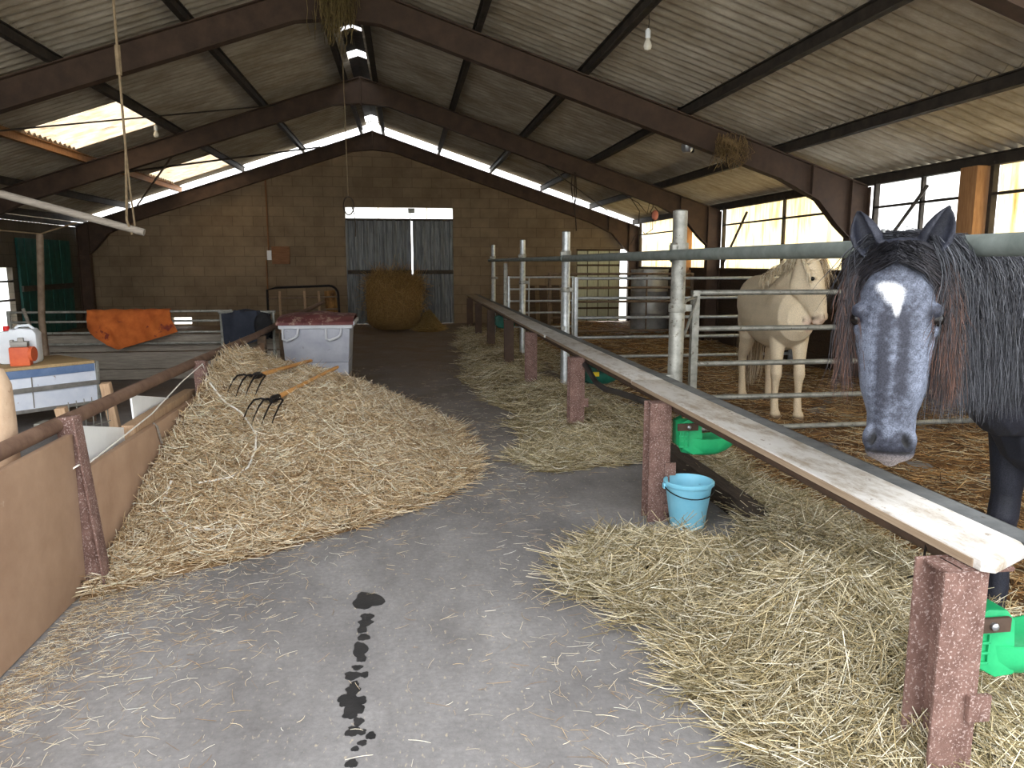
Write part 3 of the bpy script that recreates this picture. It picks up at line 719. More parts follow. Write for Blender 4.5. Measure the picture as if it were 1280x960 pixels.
# ------------------------------------------------------------------ left barrier
lb = thing('board_barrier', (-1.6, 6, 0), 'brown board pen barrier with rusty posts and a round top rail beside the straw heap', 'barrier')
obj('panel', MB().span((-1.615, .6, .01), (-1.585, 3.84, .79)), M['brownpanel'], lb, bevel=.002)
obj('panel', MB().span((-1.62, 3.9, .01), (-1.585, 6.2, .585)), M['brownpanel'], lb, bevel=.002)
obj('panel', MB().span((-1.62, 6.32, .01), (-1.585, 8.95, .70)), M['brownpanel'], lb, bevel=.002)
R_ = Matrix
for y, xt, xb, h, w in ((3.87, -1.615, -1.535, .87, .10), (6.25, -1.60, -1.57, .84, .10)):
    mb = MB()
    mb.beam((xb, y, 0), (xt, y, h), .05, w, (1, 0, 0)); mb.beam((xb + .045, y - .012, 0), (xt + .045, y - .012, h), .09, .01, (1, 0, 0))
    obj('post', mb, M['rust'], lb, bevel=.003)
obj('post', MB().span((-1.66, 8.95, 0), (-1.57, 9.03, .78)), M['wooddark'], lb, bevel=.005)
obj('top_rail', MB().tube([(-1.66, .6, .83), (-1.66, 3.8, .832), (-1.665, 6.3, .815), (-1.66, 9.0, .79), (-1.65, 16.2, .80)], .036, 14), mat('old_brown_pipe', (92, 70, 58), (124, 100, 84), 9, .7, .1, .2), lb)
obj('rail_clamp', MB().span((-1.72, 3.76, .80), (-1.69, 3.86, .86)), M['galvdull'], lb, bevel=.006)
obj('timber_cap', MB().span((-1.70, 4.78, .545), (-1.625, 6.15, .635)), M['wood'], lb, bevel=.006)
obj('tie_rag', MB().tube([(-1.60, 5.05, .59), (-1.575, 5.04, .57), (-1.573, 5.07, .50), (-1.573, 5.1, .45)], .008, 6), M['greyboard'], lb)
# white feeder boards behind the barrier
def feeder(y0, z0, y1, z1, y2, z2, x, label):
    one('feeder_board', MB().prism([(y0, z0), (y1, z1), (y2, z2), (y2 - .02, .004), (y0 + .1, .004)], 'x', x - .006, x + .006), M['whiteplastic'], label, 'feeder board', 'white boards behind the brown barrier', bevel=.002)
feeder(3.95, .815, 4.84, .61, 4.78, .5, -1.69, 'white plastic board with sloping top right beside the nearer rusty post')
feeder(5.08, .77, 6.12, .565, 6.1, .45, -1.735, 'white plastic board with sloping top behind the timber cap below the second post')
# hutch of timber and wire behind
hu = thing('wire_hurdle', (-1.95, 5.2, 0), 'small timber hurdle with wire mesh behind the white feeder boards', 'hurdle')
for p0, p1 in (((-1.98, 4.95, .0), (-2.06, 4.86, .74)), ((-1.87, 5.35, .0), (-1.93, 5.22, .83))):
    obj('upright', MB().beam(p0, p1, .05, .06, (1, 0, 0)), M['wood'], hu, bevel=.004)
ms = MB()
for i in range(6): ms.tube([(-2.04 + .022 * i, 4.92 + .06 * i, .25), (-2.04 + .022 * i, 4.92 + .06 * i, .76)], .003, 4)
for k in range(7): ms.tube([(-2.04, 4.92, .28 + k * .075), (-1.92, 5.24, .28 + k * .075)], .003, 4)
obj('wire_mesh', ms, M['galvdull'], hu)
# pale stump post at the left edge
one('gate_stump', MB().lathe([(0, 0), (.15, 0), (.15, .9), (.145, 1.06), (.12, 1.13), (.06, 1.155), (0, 1.16)], (-1.885, 3.62, 0), 20), M['stone'], 'pale weathered timber stump with rounded top behind the brown barrier', 'post', smooth=50)
# white twine
one('baler_twine', MB().tube([(-1.60, 3.80, .62), (-1.565, 3.83, .64), (-1.55, 3.92, .63), (-1.57, 4.4, .64), (-1.59, 5.0, .66), (-1.6, 5.7, .75), (-1.57, 6.2, .82), (-1.545, 6.2, .74), (-1.55, 6.18, .6), (-1.54, 6.15, .54)], .0045, 6), M['twine'], 'white twine tied between the two rusty barrier posts', 'twine')
def draped(pts, lift=.02):
    out = []
    for a, b in zip(pts[:-1], pts[1:]):
        for i in range(6):
            t = i / 6; x = a[0] + (b[0] - a[0]) * t; y = a[1] + (b[1] - a[1]) * t
            out.append((x, y, max(float(heap(np.array([x]), np.array([y]))[0]), 0) + lift))
    return out
one('loose_cord', MB().tube(draped([(-1.42, 4.75), (-1.42, 4.5), (-1.33, 4.37), (-1.15, 4.28), (-.98, 4.33), (-.95, 4.5)], .05), .007, 6), M['twine'], 'white cord curled in a loop at the near foot of the straw heap', 'cord')
one('trailing_cord', MB().tube(draped([(-1.5, 6.1), (-1.2, 5.8), (-1.06, 5.5), (-1.02, 5.25), (-1.03, 5.0), (-1.1, 4.85), (-1.3, 4.72)], .062), .007, 6), M['twine'], 'thin white cord trailing down the face of the straw heap', 'cord')

# pitchforks lying on the straw
def fork(hx, hy, ex, ey, label, ez=None):
    zf = lambda x, y: float(heap(np.array([x]), np.array([y]))[0])
    a = V((hx, hy, zf(hx, hy) + .105)); e = V((ex, ey, ez if ez else zf(ex, ey) + .15))
    t = thing('pitchfork', tuple(a), label, 'pitchfork', 'pitchforks on the straw heap')
    d = (a - e).normalized(); sd = d.cross(V((0, 0, 1))).normalized(); up = sd.cross(d)
    obj('handle', MB().tube([e, e + d * .05, (a + e) / 2, a], [.014, .017, .018, .02], 12), M['handle'], t)
    obj('socket', MB().tube([a - d * .03, a + d * .05, a + d * .1], [.026, .03, .024], 12), M['iron'], t)
    s0 = a + d * .09
    for k in (-1.5, -.5, .5, 1.5):
        w = k * .075
        pts = [s0 + sd * (w * .15), s0 + sd * w * .7 + d * .02 + up * .015, s0 + sd * w + d * .07 + up * .012, s0 + sd * w * 1.02 + d * .16 - up * .02, s0 + sd * w * 1.0 + d * .25 - up * .075, s0 + sd * w * .98 + d * .31 - up * .13]
        obj('tine', MB().tube(pts, [.008, .008, .0075, .0065, .005, .002], 8), M['iron'], t)
    return t
fork(-1.0, 6.05, -.66, 7.55, 'pitchfork whose black tines point towards the camera, nearer of the two on the straw')
fork(-1.20, 6.45, -.95, 7.9, 'pitchfork farther up the straw heap, its wooden handle leaning towards the grey bin')

# feed bin
fb = thing('feed_bin', (-1.05, 9.7, 0), 'large grey plastic feed bin with a dusty maroon lid behind the straw heap', 'bin')
x0, x1, y0, y1 = -1.46, -.66, 9.38, 10.12
def tub(z, ins): return [(x0 + ins, y0 + ins, z), (x1 - ins, y0 + ins, z), (x1 - ins, y1 - ins, z), (x0 + ins, y1 - ins, z)]
obj('body', MB().loft([tub(.03, .05), tub(.4, .028), tub(.405, .034), tub(.41, .026), tub(.84, 0)]), M['binbody'], fb, bevel=.012)
rim = MB()
for a, b in (((x0 - .03, y0 - .035, .82), (x1 + .03, y0 + .01, .875)), ((x0 - .03, y1 - .01, .82), (x1 + .03, y1 + .03, .875)), ((x0 - .03, y0, .82), (x0 + .02, y1, .875)), ((x1 - .02, y0, .82), (x1 + .035, y1, .875))): rim.span(a, b)
obj('rim', rim, M['binrim'], fb, bevel=.01)
for xc in (x0 + .1, x1 - .2):
    obj('handle', MB().tube([(xc - .08, y0 - .02, .84), (xc - .08, y0 - .035, .70), (xc - .04, y0 - .045, .68), (xc + .06, y0 - .045, .72), (xc + .09, y0 - .035, .75), (xc + .1, y0 - .02, .84)], .014, 8), M['binrim'], fb)
rows = []
for i in range(9):
    u = i / 8; row = []
    for j in range(11):
        w = j / 10; z = .90 + .05 * math.sin(math.pi * u) + .035 * math.sin(math.pi * w) + (.012 if (j % 4 in (1, 2) and 0 < i < 8) else 0)
        row.append((x0 - .045 + (x1 - x0 + .09) * w, y0 - .06 + (y1 - y0 + .1) * u, z if 0 < i < 8 else .885))
    rows.append(row)
lid = MB().sheet(rows, .022)
lid.span((x0 - .05, y0 - .062, .865), (x1 + .04, y0 - .05, .90))
obj('lid', lid, M['binlid'], fb, smooth=35)
obj('lid_edge', MB().span((x1 + .035, y0 - .05, .86), (x1 + .06, y1 + .03, .905)), M['binrim'], fb, bevel=.008)

# ------------------------------------------------------------------ left pen
pp = thing('plank_partition', (-3.2, 11.1, 0), 'low partition of three wide grey planks below the orange blanket', 'partition')
for k, (z0, z1) in enumerate(((.40, .625), (.16, .385), (.01, .15))): obj('plank', MB().span((-4.95, 11.05, z0), (-1.75, 11.09, z1)), M['greyboard'], pp, bevel=.004)
for x in (-4.7, -2.3): obj('post', MB().span((x, 11.09, 0), (x + .08, 11.17, .66)), M['wooddark'], pp, bevel=.005)
# orange blanket over the top rail
rows = []
n = 26
for i in range(n):
    s = i / (n - 1); row = []
    for j in range(24):
        u = j / 23
        x = -4.17 + 1.04 * u
        front = .40 * (1 - .0 * u) * min(1, .62 + 1.1 * u - 1.9 * max(0, u - .30)) + .15 * min(u * 6, 1)
        front = max(.16, front if u < .55 else front) 
        back = .30
        d = (s * (front + back)) - back
        fold = (.03 * math.sin(u * 19 + d * 9 + math.sin(u * 5)) * min(1, abs(d) * 5) + .03 * math.sin(u * 8 + 1 + 12 * d) + .018 * math.sin(u * 31 - d * 14)) * (1 if d > 0 else .4)
        if d < 0: p = (x + .02 * math.sin(d * 9), 10.945 + abs(fold) * .4, .985 + d)
        else: p = (x + .12 * u * d * 2 + .06 * d, 10.86 - .05 * min(d * 8, 1) + fold * min(d * 12, 1) - .05 * d, .985 - d)
        row.append(p)
    rows.append(row)
one('orange_blanket', MB().sheet(rows, .012), M['blanket'], 'bright orange blanket thrown over the metal rail in the left pen', 'blanket', smooth=70)
# navy rug hanging over the barrier rail end
rows = []
for i in range(20):
    s = i / 19; row = []
    for j in range(18):
        u = j / 17; x = -2.40 + .60 * u; drop = .50 - .25 * abs(u - .35)
        d = s * (drop + .35) - .35
        f = .02 * math.sin(u * 12 + 4 * d)
        row.append((x + .05 * d * (1 - 2 * u), (10.56 if d > 0 else 10.72) + f + (.05 * (1 - (2 * u - 1) ** 2)) * (-1 if d > 0 else 1), .98 - abs(d) - .05 * (2 * u - 1) ** 2))
    rows.append(row)
nr = thing('horse_rug', (-2.1, 10.6, 0), 'dark navy horse rug hung over a rail behind the grey bin', 'rug')
obj('cloth', MB().sheet(rows, .02), M['navy'], nr, smooth=70)
obj('rail', MB().tube([(-2.45, 10.64, .945), (-1.72, 10.64, .945)], .02, 8).tube([(-2.42, 10.64, 0), (-2.42, 10.64, .95)], .02, 8).tube([(-1.75, 10.64, 0), (-1.75, 10.64, .95)], .02, 8), M['galvdull'], nr)
obj('lining', MB().ell((-1.86, 10.5, .78), (.12, .09, .17)), M['black'], nr, smooth=60)
# leaning stick and tall pole
one('leaning_stick', MB().tube([(-4.62, 10.75, 0), (-4.95, 10.86, 1.0)], .024, 8), M['greyboard'], 'short grey stick leaning on the rails left of the orange blanket', 'stick')
one('pen_pole', MB().tube([(-4.34, 10.0, 0), (-4.36, 10.0, .9), (-4.29, 10.0, 1.93)], .04, 10), M['rustbar'], 'upright brown steel pole standing behind the white jerrycan', 'pole')
# white enamelled chest
ux, uy = .70, .71
def CH(a, b, z): # a along the front, b backwards from the front
    ox, oy = -3.72, 7.55
    return (ox + ux * a - uy * b * .9, oy + uy * a + ux * b * .9, z)
ch = thing('storage_chest', CH(.45, .3, 0), 'white enamelled chest with blue trim and plywood top carrying the jerrycan', 'chest')
def cbox(a0, a1, b0, b1, z0, z1):
    mb = MB(); mb.add([CH(a, b, z) for a in (a0, a1) for b in (b0, b1) for z in (z0, z1)], [(0, 1, 3, 2), (4, 6, 7, 5), (0, 4, 5, 1), (2, 3, 7, 6), (0, 2, 6, 4), (1, 5, 7, 3)]); return mb
CA = -.35
obj('body', cbox(CA, .88, 0, .85, .22, .60), M['chestwhite'], ch, bevel=.006)
obj('lid', cbox(CA - .02, .87, -.02, .87, .601, .63), M['chesttop'], ch, bevel=.004)
obj('trim', cbox(CA, .865, -.018, .0, .525, .60), M['chestblue'], ch, bevel=.003)
obj('strap', cbox(CA, .90, -.03, -.0, .385, .43), M['greymetal'], ch, bevel=.003)
obj('seam', cbox(.28, .29, -.006, 0, .23, .53), M['greymetal'], ch)
obj('base_rail', cbox(CA, .9, -.02, .02, .19, .222), M['greymetal'], ch, bevel=.003)
obj('corner_guard', cbox(.88, .91, -.02, .07, .2, .62), M['galvdull'], ch, bevel=.006)
for a in (CA + .05, .8):
    for bb in (.05, .78): obj('foot', cbox(a, a + .07, bb, bb + .07, 0, .222), M['wooddark'], ch, bevel=.003)
obj('latch', cbox(.90, 1.0, .02, .06, .27, .31), M['red'], ch, bevel=.006)
# jerrycan and small orange can stand on the chest
jx, jy = CH(.34, .36, 0)[:2]
jz = .631
jr = math.atan2(-.14, 1)
jc = thing('jerrycan', (jx, jy, jz), 'white plastic jerrycan with red cap on top of the chest', 'jerrycan')
def JR(p): c_, s_ = math.cos(.12), math.sin(.12); return (jx + p[0] * c_ - p[1] * s_, jy + p[0] * s_ + p[1] * c_, jz + p[2])
poly = [(-.17, .02), (-.15, 0), (.15, 0), (.17, .02), (.17, .29), (.14, .335), (.02, .345), (-.02, .33), (-.06, .345), (-.06, .32), (-.14, .315), (-.17, .28)]
mb = MB().prism(poly, 'y', -.09, .09); mb.v = [JR(p) for p in mb.v]
obj('body', mb, M['jerry'], jc, bevel=.02)
mb = MB().lathe([(.028, 0), (.028, .04), (.022, .044)], (-.105, 0, .318), 14); mb.v = [JR(p) for p in mb.v]
obj('cap', mb, M['red'], jc)
mb = MB().tube([(-.03, 0, .335), (.0, 0, .362), (.09, 0, .366), (.13, 0, .33)], .014, 8); mb.v = [JR(p) for p in mb.v]
obj('handle', mb, M['jerry'], jc)
ox_, oy_ = CH(.26, .13, 0)[:2]
oc = thing('fence_energiser', (ox_, oy_, jz), 'small orange box with grey top in front of the white jerrycan', 'box')
obj('body', MB().box((ox_, oy_, jz + .09), (.17, .13, .18), .2), M['orangecan'], oc, bevel=.015)
obj('drum', MB().lathe([(0, 0), (.07, 0), (.07, .03), (0, .03)], (ox_ + .085, oy_ + .01, jz + .11), 18, Matrix.Rotation(math.pi / 2, 3, 'Y')), M['orangecan'], oc)
obj('top_plate', MB().box((ox_, oy_, jz + .205), (.14, .1, .05), .2).box((ox_ + .01, oy_, jz + .24), (.05, .04, .05), .2).box((ox_ - .07, oy_, jz + .22), (.03, .05, .05), .2), M['greymetal'], oc, bevel=.006)

# ------------------------------------------------------------------ things at the back
# hay bale in front of the big door
hbv = MB()
rows = []
for i in range(13):
    a = i / 12; xx = -.88 + 1.24 * a; r = .66 * (1 - .26 * (2 * a - 1) ** 4)
    rows.append([(xx, 18.6 + r * math.cos(t), .67 + r * 1.0 * math.sin(t) + .015 * math.sin(9 * t + 3 * a)) for t in [6.28318 * j / 40 for j in range(40)]])
hbv.loft(rows)
bl = one('hay_bale', hbv, mat('bale_core', (126, 98, 58), (162, 130, 82), 9, .95, 0, .8, (1, 4, 4), bdist=.03), 'big round bale of brown hay in front of the far double door', 'hay bale', smooth=60)
N = 3600; th = rng.uniform(-.4, 3.6, N); xa = rng.uniform(-.88, .42, N); r = .645 * (1 - .26 * ((xa + .26) / .62) ** 4) + rng.uniform(-.02, .05, N)
d = rng.normal(0, .14, (N, 3)); base = np.stack([xa, 18.6 - r * np.cos(th), .67 + r * np.sin(th)], 1)
sl = np.linspace(0, 1, 4)
tang = np.stack([np.zeros(N), r * np.sin(th), r * np.cos(th)], 1); tang /= np.linalg.norm(tang, axis=1, keepdims=True)
Lh = rng.uniform(.08, .22, N)
pth = base[:, None, :] + (tang[:, None, :] * rng.choice([-1, 1], N)[:, None, None] * Lh[:, None, None] + d[:, None, :]) * sl[None, :, None]
pth[..., 2] = np.maximum(pth[..., 2], .01)
arr_obj('loose_hay', *tubes3(pth, np.full((N, 4), .003), np.repeat(pal([(150, 118, 70), (176, 144, 92), (126, 96, 56)], N)[:, None], 4, 1)), M['straw'], bl)['kind'] = 'stuff'
# hay fallen beside the bale
def small(x, y):
    x = np.asarray(x, float); y = np.asarray(y, float); return .42 * np.exp(-((x - .55) / .22) ** 2 - ((y - 18.5) / .35) ** 2) - .02
xy = np.stack([rng.normal(.55, .2, 1500), rng.normal(18.5, .3, 1500)], 1); xy = xy[small(xy[:, 0], xy[:, 1]) > 0]
g_ = grid_arrays(.1, 1.0, 17.8, 19.2, .06, small, [(126, 100, 60)]); fz = g_[0][g_[1]][:, :, 2].max(1) > 0
o = arr_obj('fallen_hay', *joinarr([(g_[0], g_[1][fz], g_[2]), straws(xy, small, (.15, .35), (.002, .004), [(150, 124, 76), (176, 150, 98)], .05, .3)]), M['straw']); tag(o, 'loose tuft of hay fallen at the side of the round bale', 'hay', kind='stuff')
# rounded hay rack and trunk
hr = thing('hay_rack', (-2.25, 18.2, 0), 'dark steel rack with rounded corner standing near the far wall', 'rack')
arc = [(-3.1, 18.2, 0), (-3.1, 18.2, .98), (-2.9, 18.2, 1.03)] + [(-1.72 + .2 * math.sin(a), 18.2, .87 + .2 * math.cos(a)) for a in [0, .4, .8, 1.2, 1.57]] + [(-1.5, 18.2, 0)]
obj('frame', MB().tube(arc, .028, 8), M['iron'], hr)
for z in (.78, .5, .3): obj('bar', MB().tube([(-3.1, 18.2, z), (-1.5, 18.2, z + .04)], .018, 6), M['rustbar'], hr)
for x in (-2.85, -2.3, -1.98): obj('upright', MB().span((x, 18.18, 0), (x + .05, 18.22, .95)), M['wood'], hr, bevel=.003)
one('tree_trunk', MB().tube([(-1.72, 18.5, 0), (-1.7, 18.5, .5), (-1.74, 18.5, .95)], [.15, .14, .13], 14), M['bark'], 'mottled brown trunk standing behind the rounded steel rack', 'trunk', smooth=50)
for k, (x, y, lab) in enumerate(((3.2, 19.3, 'dark leaning board nearest the big door behind the stalls'), (3.55, 19.5, 'dark board in the middle behind the back stall rails'), (3.9, 19.6, 'dark board nearest the pale board door'))):
    one('scrap_board', MB().beam((x, y, 0), (x + .03, y + .4, 1.0), .2, .03, (0, 1, 0)), M['wooddark'], lab, 'board', 'boards against the far wall', bevel=.004)
# electric box on the wall
eb = thing('switch_box', (-3.2, 20.45, 1.75), 'brown wooden box with white switch on the far block wall', 'switch box')
obj('box', MB().span((-3.32, 20.4, 1.56), (-2.88, 20.5, 2.0)), M['brownbox'], eb, bevel=.006)
obj('switch', MB().span((-3.44, 20.43, 1.66), (-3.33, 20.5, 1.9)), M['whiteplastic'], eb, bevel=.01)
obj('conduit', MB().tube([(-3.40, 20.47, 1.9), (-3.40, 20.47, 3.7)], .02, 8).tube([(-3.47, 20.47, 1.66), (-3.47, 20.47, .6)], .02, 8), M['brownbox'], eb)

# ------------------------------------------------------------------ hanging things
hp = thing('hanging_pole', (-1.95, 6, 1.84), 'pale wooden pole slung on a rope at upper left', 'pole')
obj('pole', MB().tube([(-4.6, 6.0, 2.54), (-2.8, 6.0, 2.075), (-1.865, 6.0, 1.815)], [.03, .028, .026], 10), M['greyboard'], hp)
obj('rope', MB().tube([(-1.95, 6.0, 1.80), (-1.97, 5.97, 1.9), (-1.95, 6.0, 2.4), (-1.955, 6.0, 3.1), (-1.965, 6.0, rz(-1.965) - .02)], .009, 6).tube([(-1.93, 6.02, 1.81), (-1.94, 6.0, 2.1), (-1.95, 6.0, 2.4)], .007, 6).tube([(-1.955, 6.0, 2.9), (-1.955, 6.0, 3.1)], .02, 6), M['rope'], hp)
ro = thing('hanging_rope', (-.72, 11, 2.45), 'thin rope hanging from the ridge with a coil at its end', 'rope')
obj('rope', MB().tube([(-.75, 10.9, 4.9), (-.74, 10.9, 3.6), (-.735, 10.9, 2.48)], .007, 6), M['rope'], ro)
coil = []
for i in range(40):
    a = i / 39 * 4 * math.pi; coil.append((-.73 + .07 * math.sin(a) , 10.9 + .03 * math.cos(a * 1.3), 2.36 + .12 * math.cos(a) ))
obj('coil', MB().tube(coil, .008, 5).tube([(-.69, 10.9, 2.36), (-.66, 10.9, 2.26), (-.645, 10.9, 2.1), (-.65, 10.9, 1.95)], .007, 5), M['darkrope'], ro)
one('sagging_rope', MB().tube([(-7.0, 12.0, 2.45), (-6.2, 12.3, 2.1), (-5.4, 12.6, 2.02), (-4.95, 12.8, 2.2)], .012, 6), M['rope'], 'slack rope drooping beneath the roof at the left side', 'rope')
one('hanging_nest', MB().tube([(-.72, 9.72, 4.95), (-.72, 9.72, 4.62)], [.17, .12], 10), mat('nest_straw', (90, 76, 50), (130, 112, 76), 30, .95, 0, .6), 'bunch of dry straw hanging from the roof ridge', 'nest')
ns = bpy.data.objects['hanging_nest']
N = 260; b0 = np.stack([rng.normal(-.72, .11, N), rng.normal(9.72, .08, N), rng.uniform(4.45, 4.85, N)], 1)
pth = b0[:, None, :] + np.array([0, 0, -1.0])[None, None] * (np.linspace(0, 1, 4)[None, :, None] * rng.uniform(.15, .4, N)[:, None, None]) + rng.normal(0, .012, (N, 4, 3))
arr_obj('straw_wisp', *tubes3(pth, np.full((N, 4), .0035), np.repeat(pal([(140, 122, 80), (110, 94, 60)], N)[:, None], 4, 1)), M['straw'], ns)['kind'] = 'stuff'
def bulb(loc, label, zt):
    x, y, z = loc
    t = thing('light_bulb', loc, label, 'light bulb', 'bulbs under the roof')
    obj('glass', MB().lathe([(.016, .05), (.03, .02), (.042, -.02), (.03, -.052), (.0, -.06)], loc, 16), M['bulb'], t, smooth=60)
    obj('holder', MB().lathe([(.022, .05), (.026, .06), (.026, .12), (.012, .14)], loc, 12), M['whiteplastic'], t)
    obj('flex', MB().tube([(x, y, z + .13), (x + .01, y, z + .2), (x, y, zt)], .005, 5), M['darkrope'], t)
bulb((2.35, 7.5, 3.66), 'clear bulb hanging from the right roof slope', rz(2.35) - .02)
bulb((-3.98, 13.75, 3.68), 'pale bulb hanging at the edge of the larger skylight', rz(-3.98) - .12)
ft = thing('flood_lamp', (3.78, 10.25, 3.2), 'small metal lamp hooked below the roof beam on the right', 'lamp')
obj('head', MB().lathe([(.05, 0), (.075, .03), (.08, .1), (.05, .13)], (3.78, 10.2, 3.05), 16), M['chrome'], ft)
obj('hook', MB().tube([(3.78, 10.2, 3.17), (3.80, 10.2, 3.28), (3.78, 10.15, 3.42)], .01, 6).box((3.84, 10.2, 3.13), (.05, .06, .16)), M['iron'], ft)
def ropebunch(pts, label, cat='rope', extra=None, m='darkrope', r=.009):
    t = thing('rope_bundle', pts[0][0], label, cat, 'ropes under the right roof')
    for p in pts: obj('strand', MB().tube(p, r, 5), M[m], t)
    return t
z0 = rz(3.2) - .45
ropebunch([[(3.22, 14.8, z0), (3.20, 14.8, 3.05), (3.24, 14.8, 2.7), (3.28, 14.8, 2.5)], [(3.28, 14.8, z0), (3.3, 14.8, 2.9), (3.27, 14.8, 2.62)], [(3.25, 14.75, z0), (3.25, 14.75, 2.8), (3.3, 14.75, 2.2)]], 'dark ropes dangling from the roof beam before the far wall', r=.012)
z1 = rz(4.9) - .5
tt = ropebunch([[(4.2, 15.0, rz(4.2) - .45), (4.6, 15.0, 2.75), (4.78, 15.0, 2.55), (4.85, 15.0, 2.9), (4.9, 15.0, z1)], [(4.4, 15.0, rz(4.4) - .45), (4.62, 15.0, 2.6), (4.6, 15.0, 2.2), (4.45, 15.0, 1.95)], [(4.9, 15.0, z1), (4.85, 15.0, 2.6), (4.95, 15.0, 2.35), (5.0, 15.0, 2.6), (4.93, 15.0, z1)], [(4.6, 15.0, 2.3), (4.75, 15.0, 2.15), (4.9, 15.0, 2.25), (4.9, 15.0, 2.5)]], 'tangle of looped ropes by the windows at the back')
obj('float', MB().ell((4.93, 14.97, 2.52), (.07, .06, .1)), M['pink'], tt, smooth=60)
tt = ropebunch([[(5.35, 14.7, rz(5.35) - .5), (5.3, 14.7, 2.5), (5.22, 14.7, 2.2), (5.2, 14.7, 1.8)]], 'single cord with a green hook beside the steel column at the back', r=.008)
obj('hook', MB().ell((5.2, 14.7, 1.72), (.05, .04, .12)), M['greendark'], tt, smooth=60)
one('beam_tuft', MB().tube([(4.08, 9.75, 3.16), (4.2, 9.72, 3.12), (4.3, 9.75, 3.06)], [.02, .04, .015], 8), mat('old_hay', (110, 90, 62), (150, 126, 88), 26, .95, 0, .7), 'wisp of old hay caught on the roof beam by the lamp', 'hay')
bt = bpy.data.objects['beam_tuft']
N = 160; b0 = np.stack([rng.uniform(4.0, 4.4, N), rng.normal(9.75, .05, N), rng.uniform(3.05, 3.25, N)], 1)
pth = b0[:, None, :] + rng.normal(0, .06, (N, 4, 3)) * np.linspace(0, 1, 4)[None, :, None] + np.array([0, 0, -.22]) * np.linspace(0, 1, 4)[None, :, None]
arr_obj('hay_wisp', *tubes3(pth, np.full((N, 4), .003), np.repeat(pal([(150, 124, 84), (120, 98, 66)], N)[:, None], 4, 1)), M['straw'], bt)['kind'] = 'stuff'
# ------------------------------------------------------------------ horses
def sring(c, U, W_, n=20, e=2.2):
    c = V(c); U = V(U); W_ = V(W_); out = []
    for j in range(n):
        a = 6.28318 * j / n; ca, sa = math.cos(a), math.sin(a)
        out.append(c + U * math.copysign(abs(ca) ** (2 / e), ca) + W_ * math.copysign(abs(sa) ** (2 / e), sa))
    return out
def remeshed(name, mb, vox, sm, colf, parent, mt, dent=None):
    me = bpy.data.meshes.new('tmp'); me.from_pydata([tuple(p) for p in mb.v], [], mb.f); fixn(me)
    t = bpy.data.objects.new('tmp', me); COL.objects.link(t)
    r = t.modifiers.new('r', 'REMESH'); r.mode = 'VOXEL'; r.voxel_size = vox
    s = t.modifiers.new('s', 'SMOOTH'); s.factor = .5; s.iterations = sm
    dg = bpy.context.evaluated_depsgraph_get(); e = bpy.data.meshes.new_from_object(t.evaluated_get(dg))
    bpy.data.objects.remove(t); bpy.data.meshes.remove(me)
    n = len(e.vertices); co_ = np.empty(n * 3, np.float32); e.vertices.foreach_get('co', co_); co_ = co_.reshape(-1, 3)
    col = colf(co_.astype(float))
    if dent is not None: co_ = (co_ + dent(co_.astype(float))).astype(np.float32)
    off = np.array(parent['_w'], np.float32); e.vertices.foreach_set('co', (co_ - off).ravel())
    at = e.color_attributes.new('tint', 'FLOAT_COLOR', 'POINT'); c4 = np.ones((n, 4), np.float32); c4[:, :3] = np.clip(col, .003, .95); at.data.foreach_set('color', c4.ravel())
    e.polygons.foreach_set('use_smooth', [True] * len(e.polygons)); e.name = name
    e.materials.clear(); e.materials.append(mt); e.update()
    o = bpy.data.objects.new(name, e); COL.objects.link(o); o.parent = parent; o['_w'] = parent['_w']
    return o
def nostrils(h):
    def f(c):
        a, n, s = h.inv(c); g = np.exp(-((np.abs(s) - .050 - (a - .575) * .25) / .011) ** 2 - ((a - .577) / .022) ** 2) * ((n > -.05) & (np.abs(s) < .12) & (a > .4))
        m = np.exp(-((a - .622) / .005) ** 2) * ((n < .01) & (n > -.16) & (np.abs(s) < .1))
        return (g * -.016 * h.k)[:, None] * (np.array(h.N) * .8 - np.sign(s)[:, None] * -.6 * np.array(h.S)[None]) + (m * -.004)[:, None] * np.array(h.N)
    return f
def smst(a, b, x): t = np.clip((x - a) / (b - a), 0, 1); return t * t * (3 - 2 * t)
def vnoise(p, f, s=0):
    x, y, z = p[:, 0] * f, p[:, 1] * f, p[:, 2] * f
    return (np.sin(x * 1.7 + 1.3 * np.sin(y * 1.9 + s) + s) * np.sin(y * 2.1 + 1.1 * np.sin(z * 1.6 + s * 2)) + np.sin(z * 2.3 + 1.4 * np.sin(x * 2.2 + s)) * .7 + np.sin((x + y + z) * 3.7 + s) * .35) / 2
def L3(c): return np.array(lin(c)[:3])

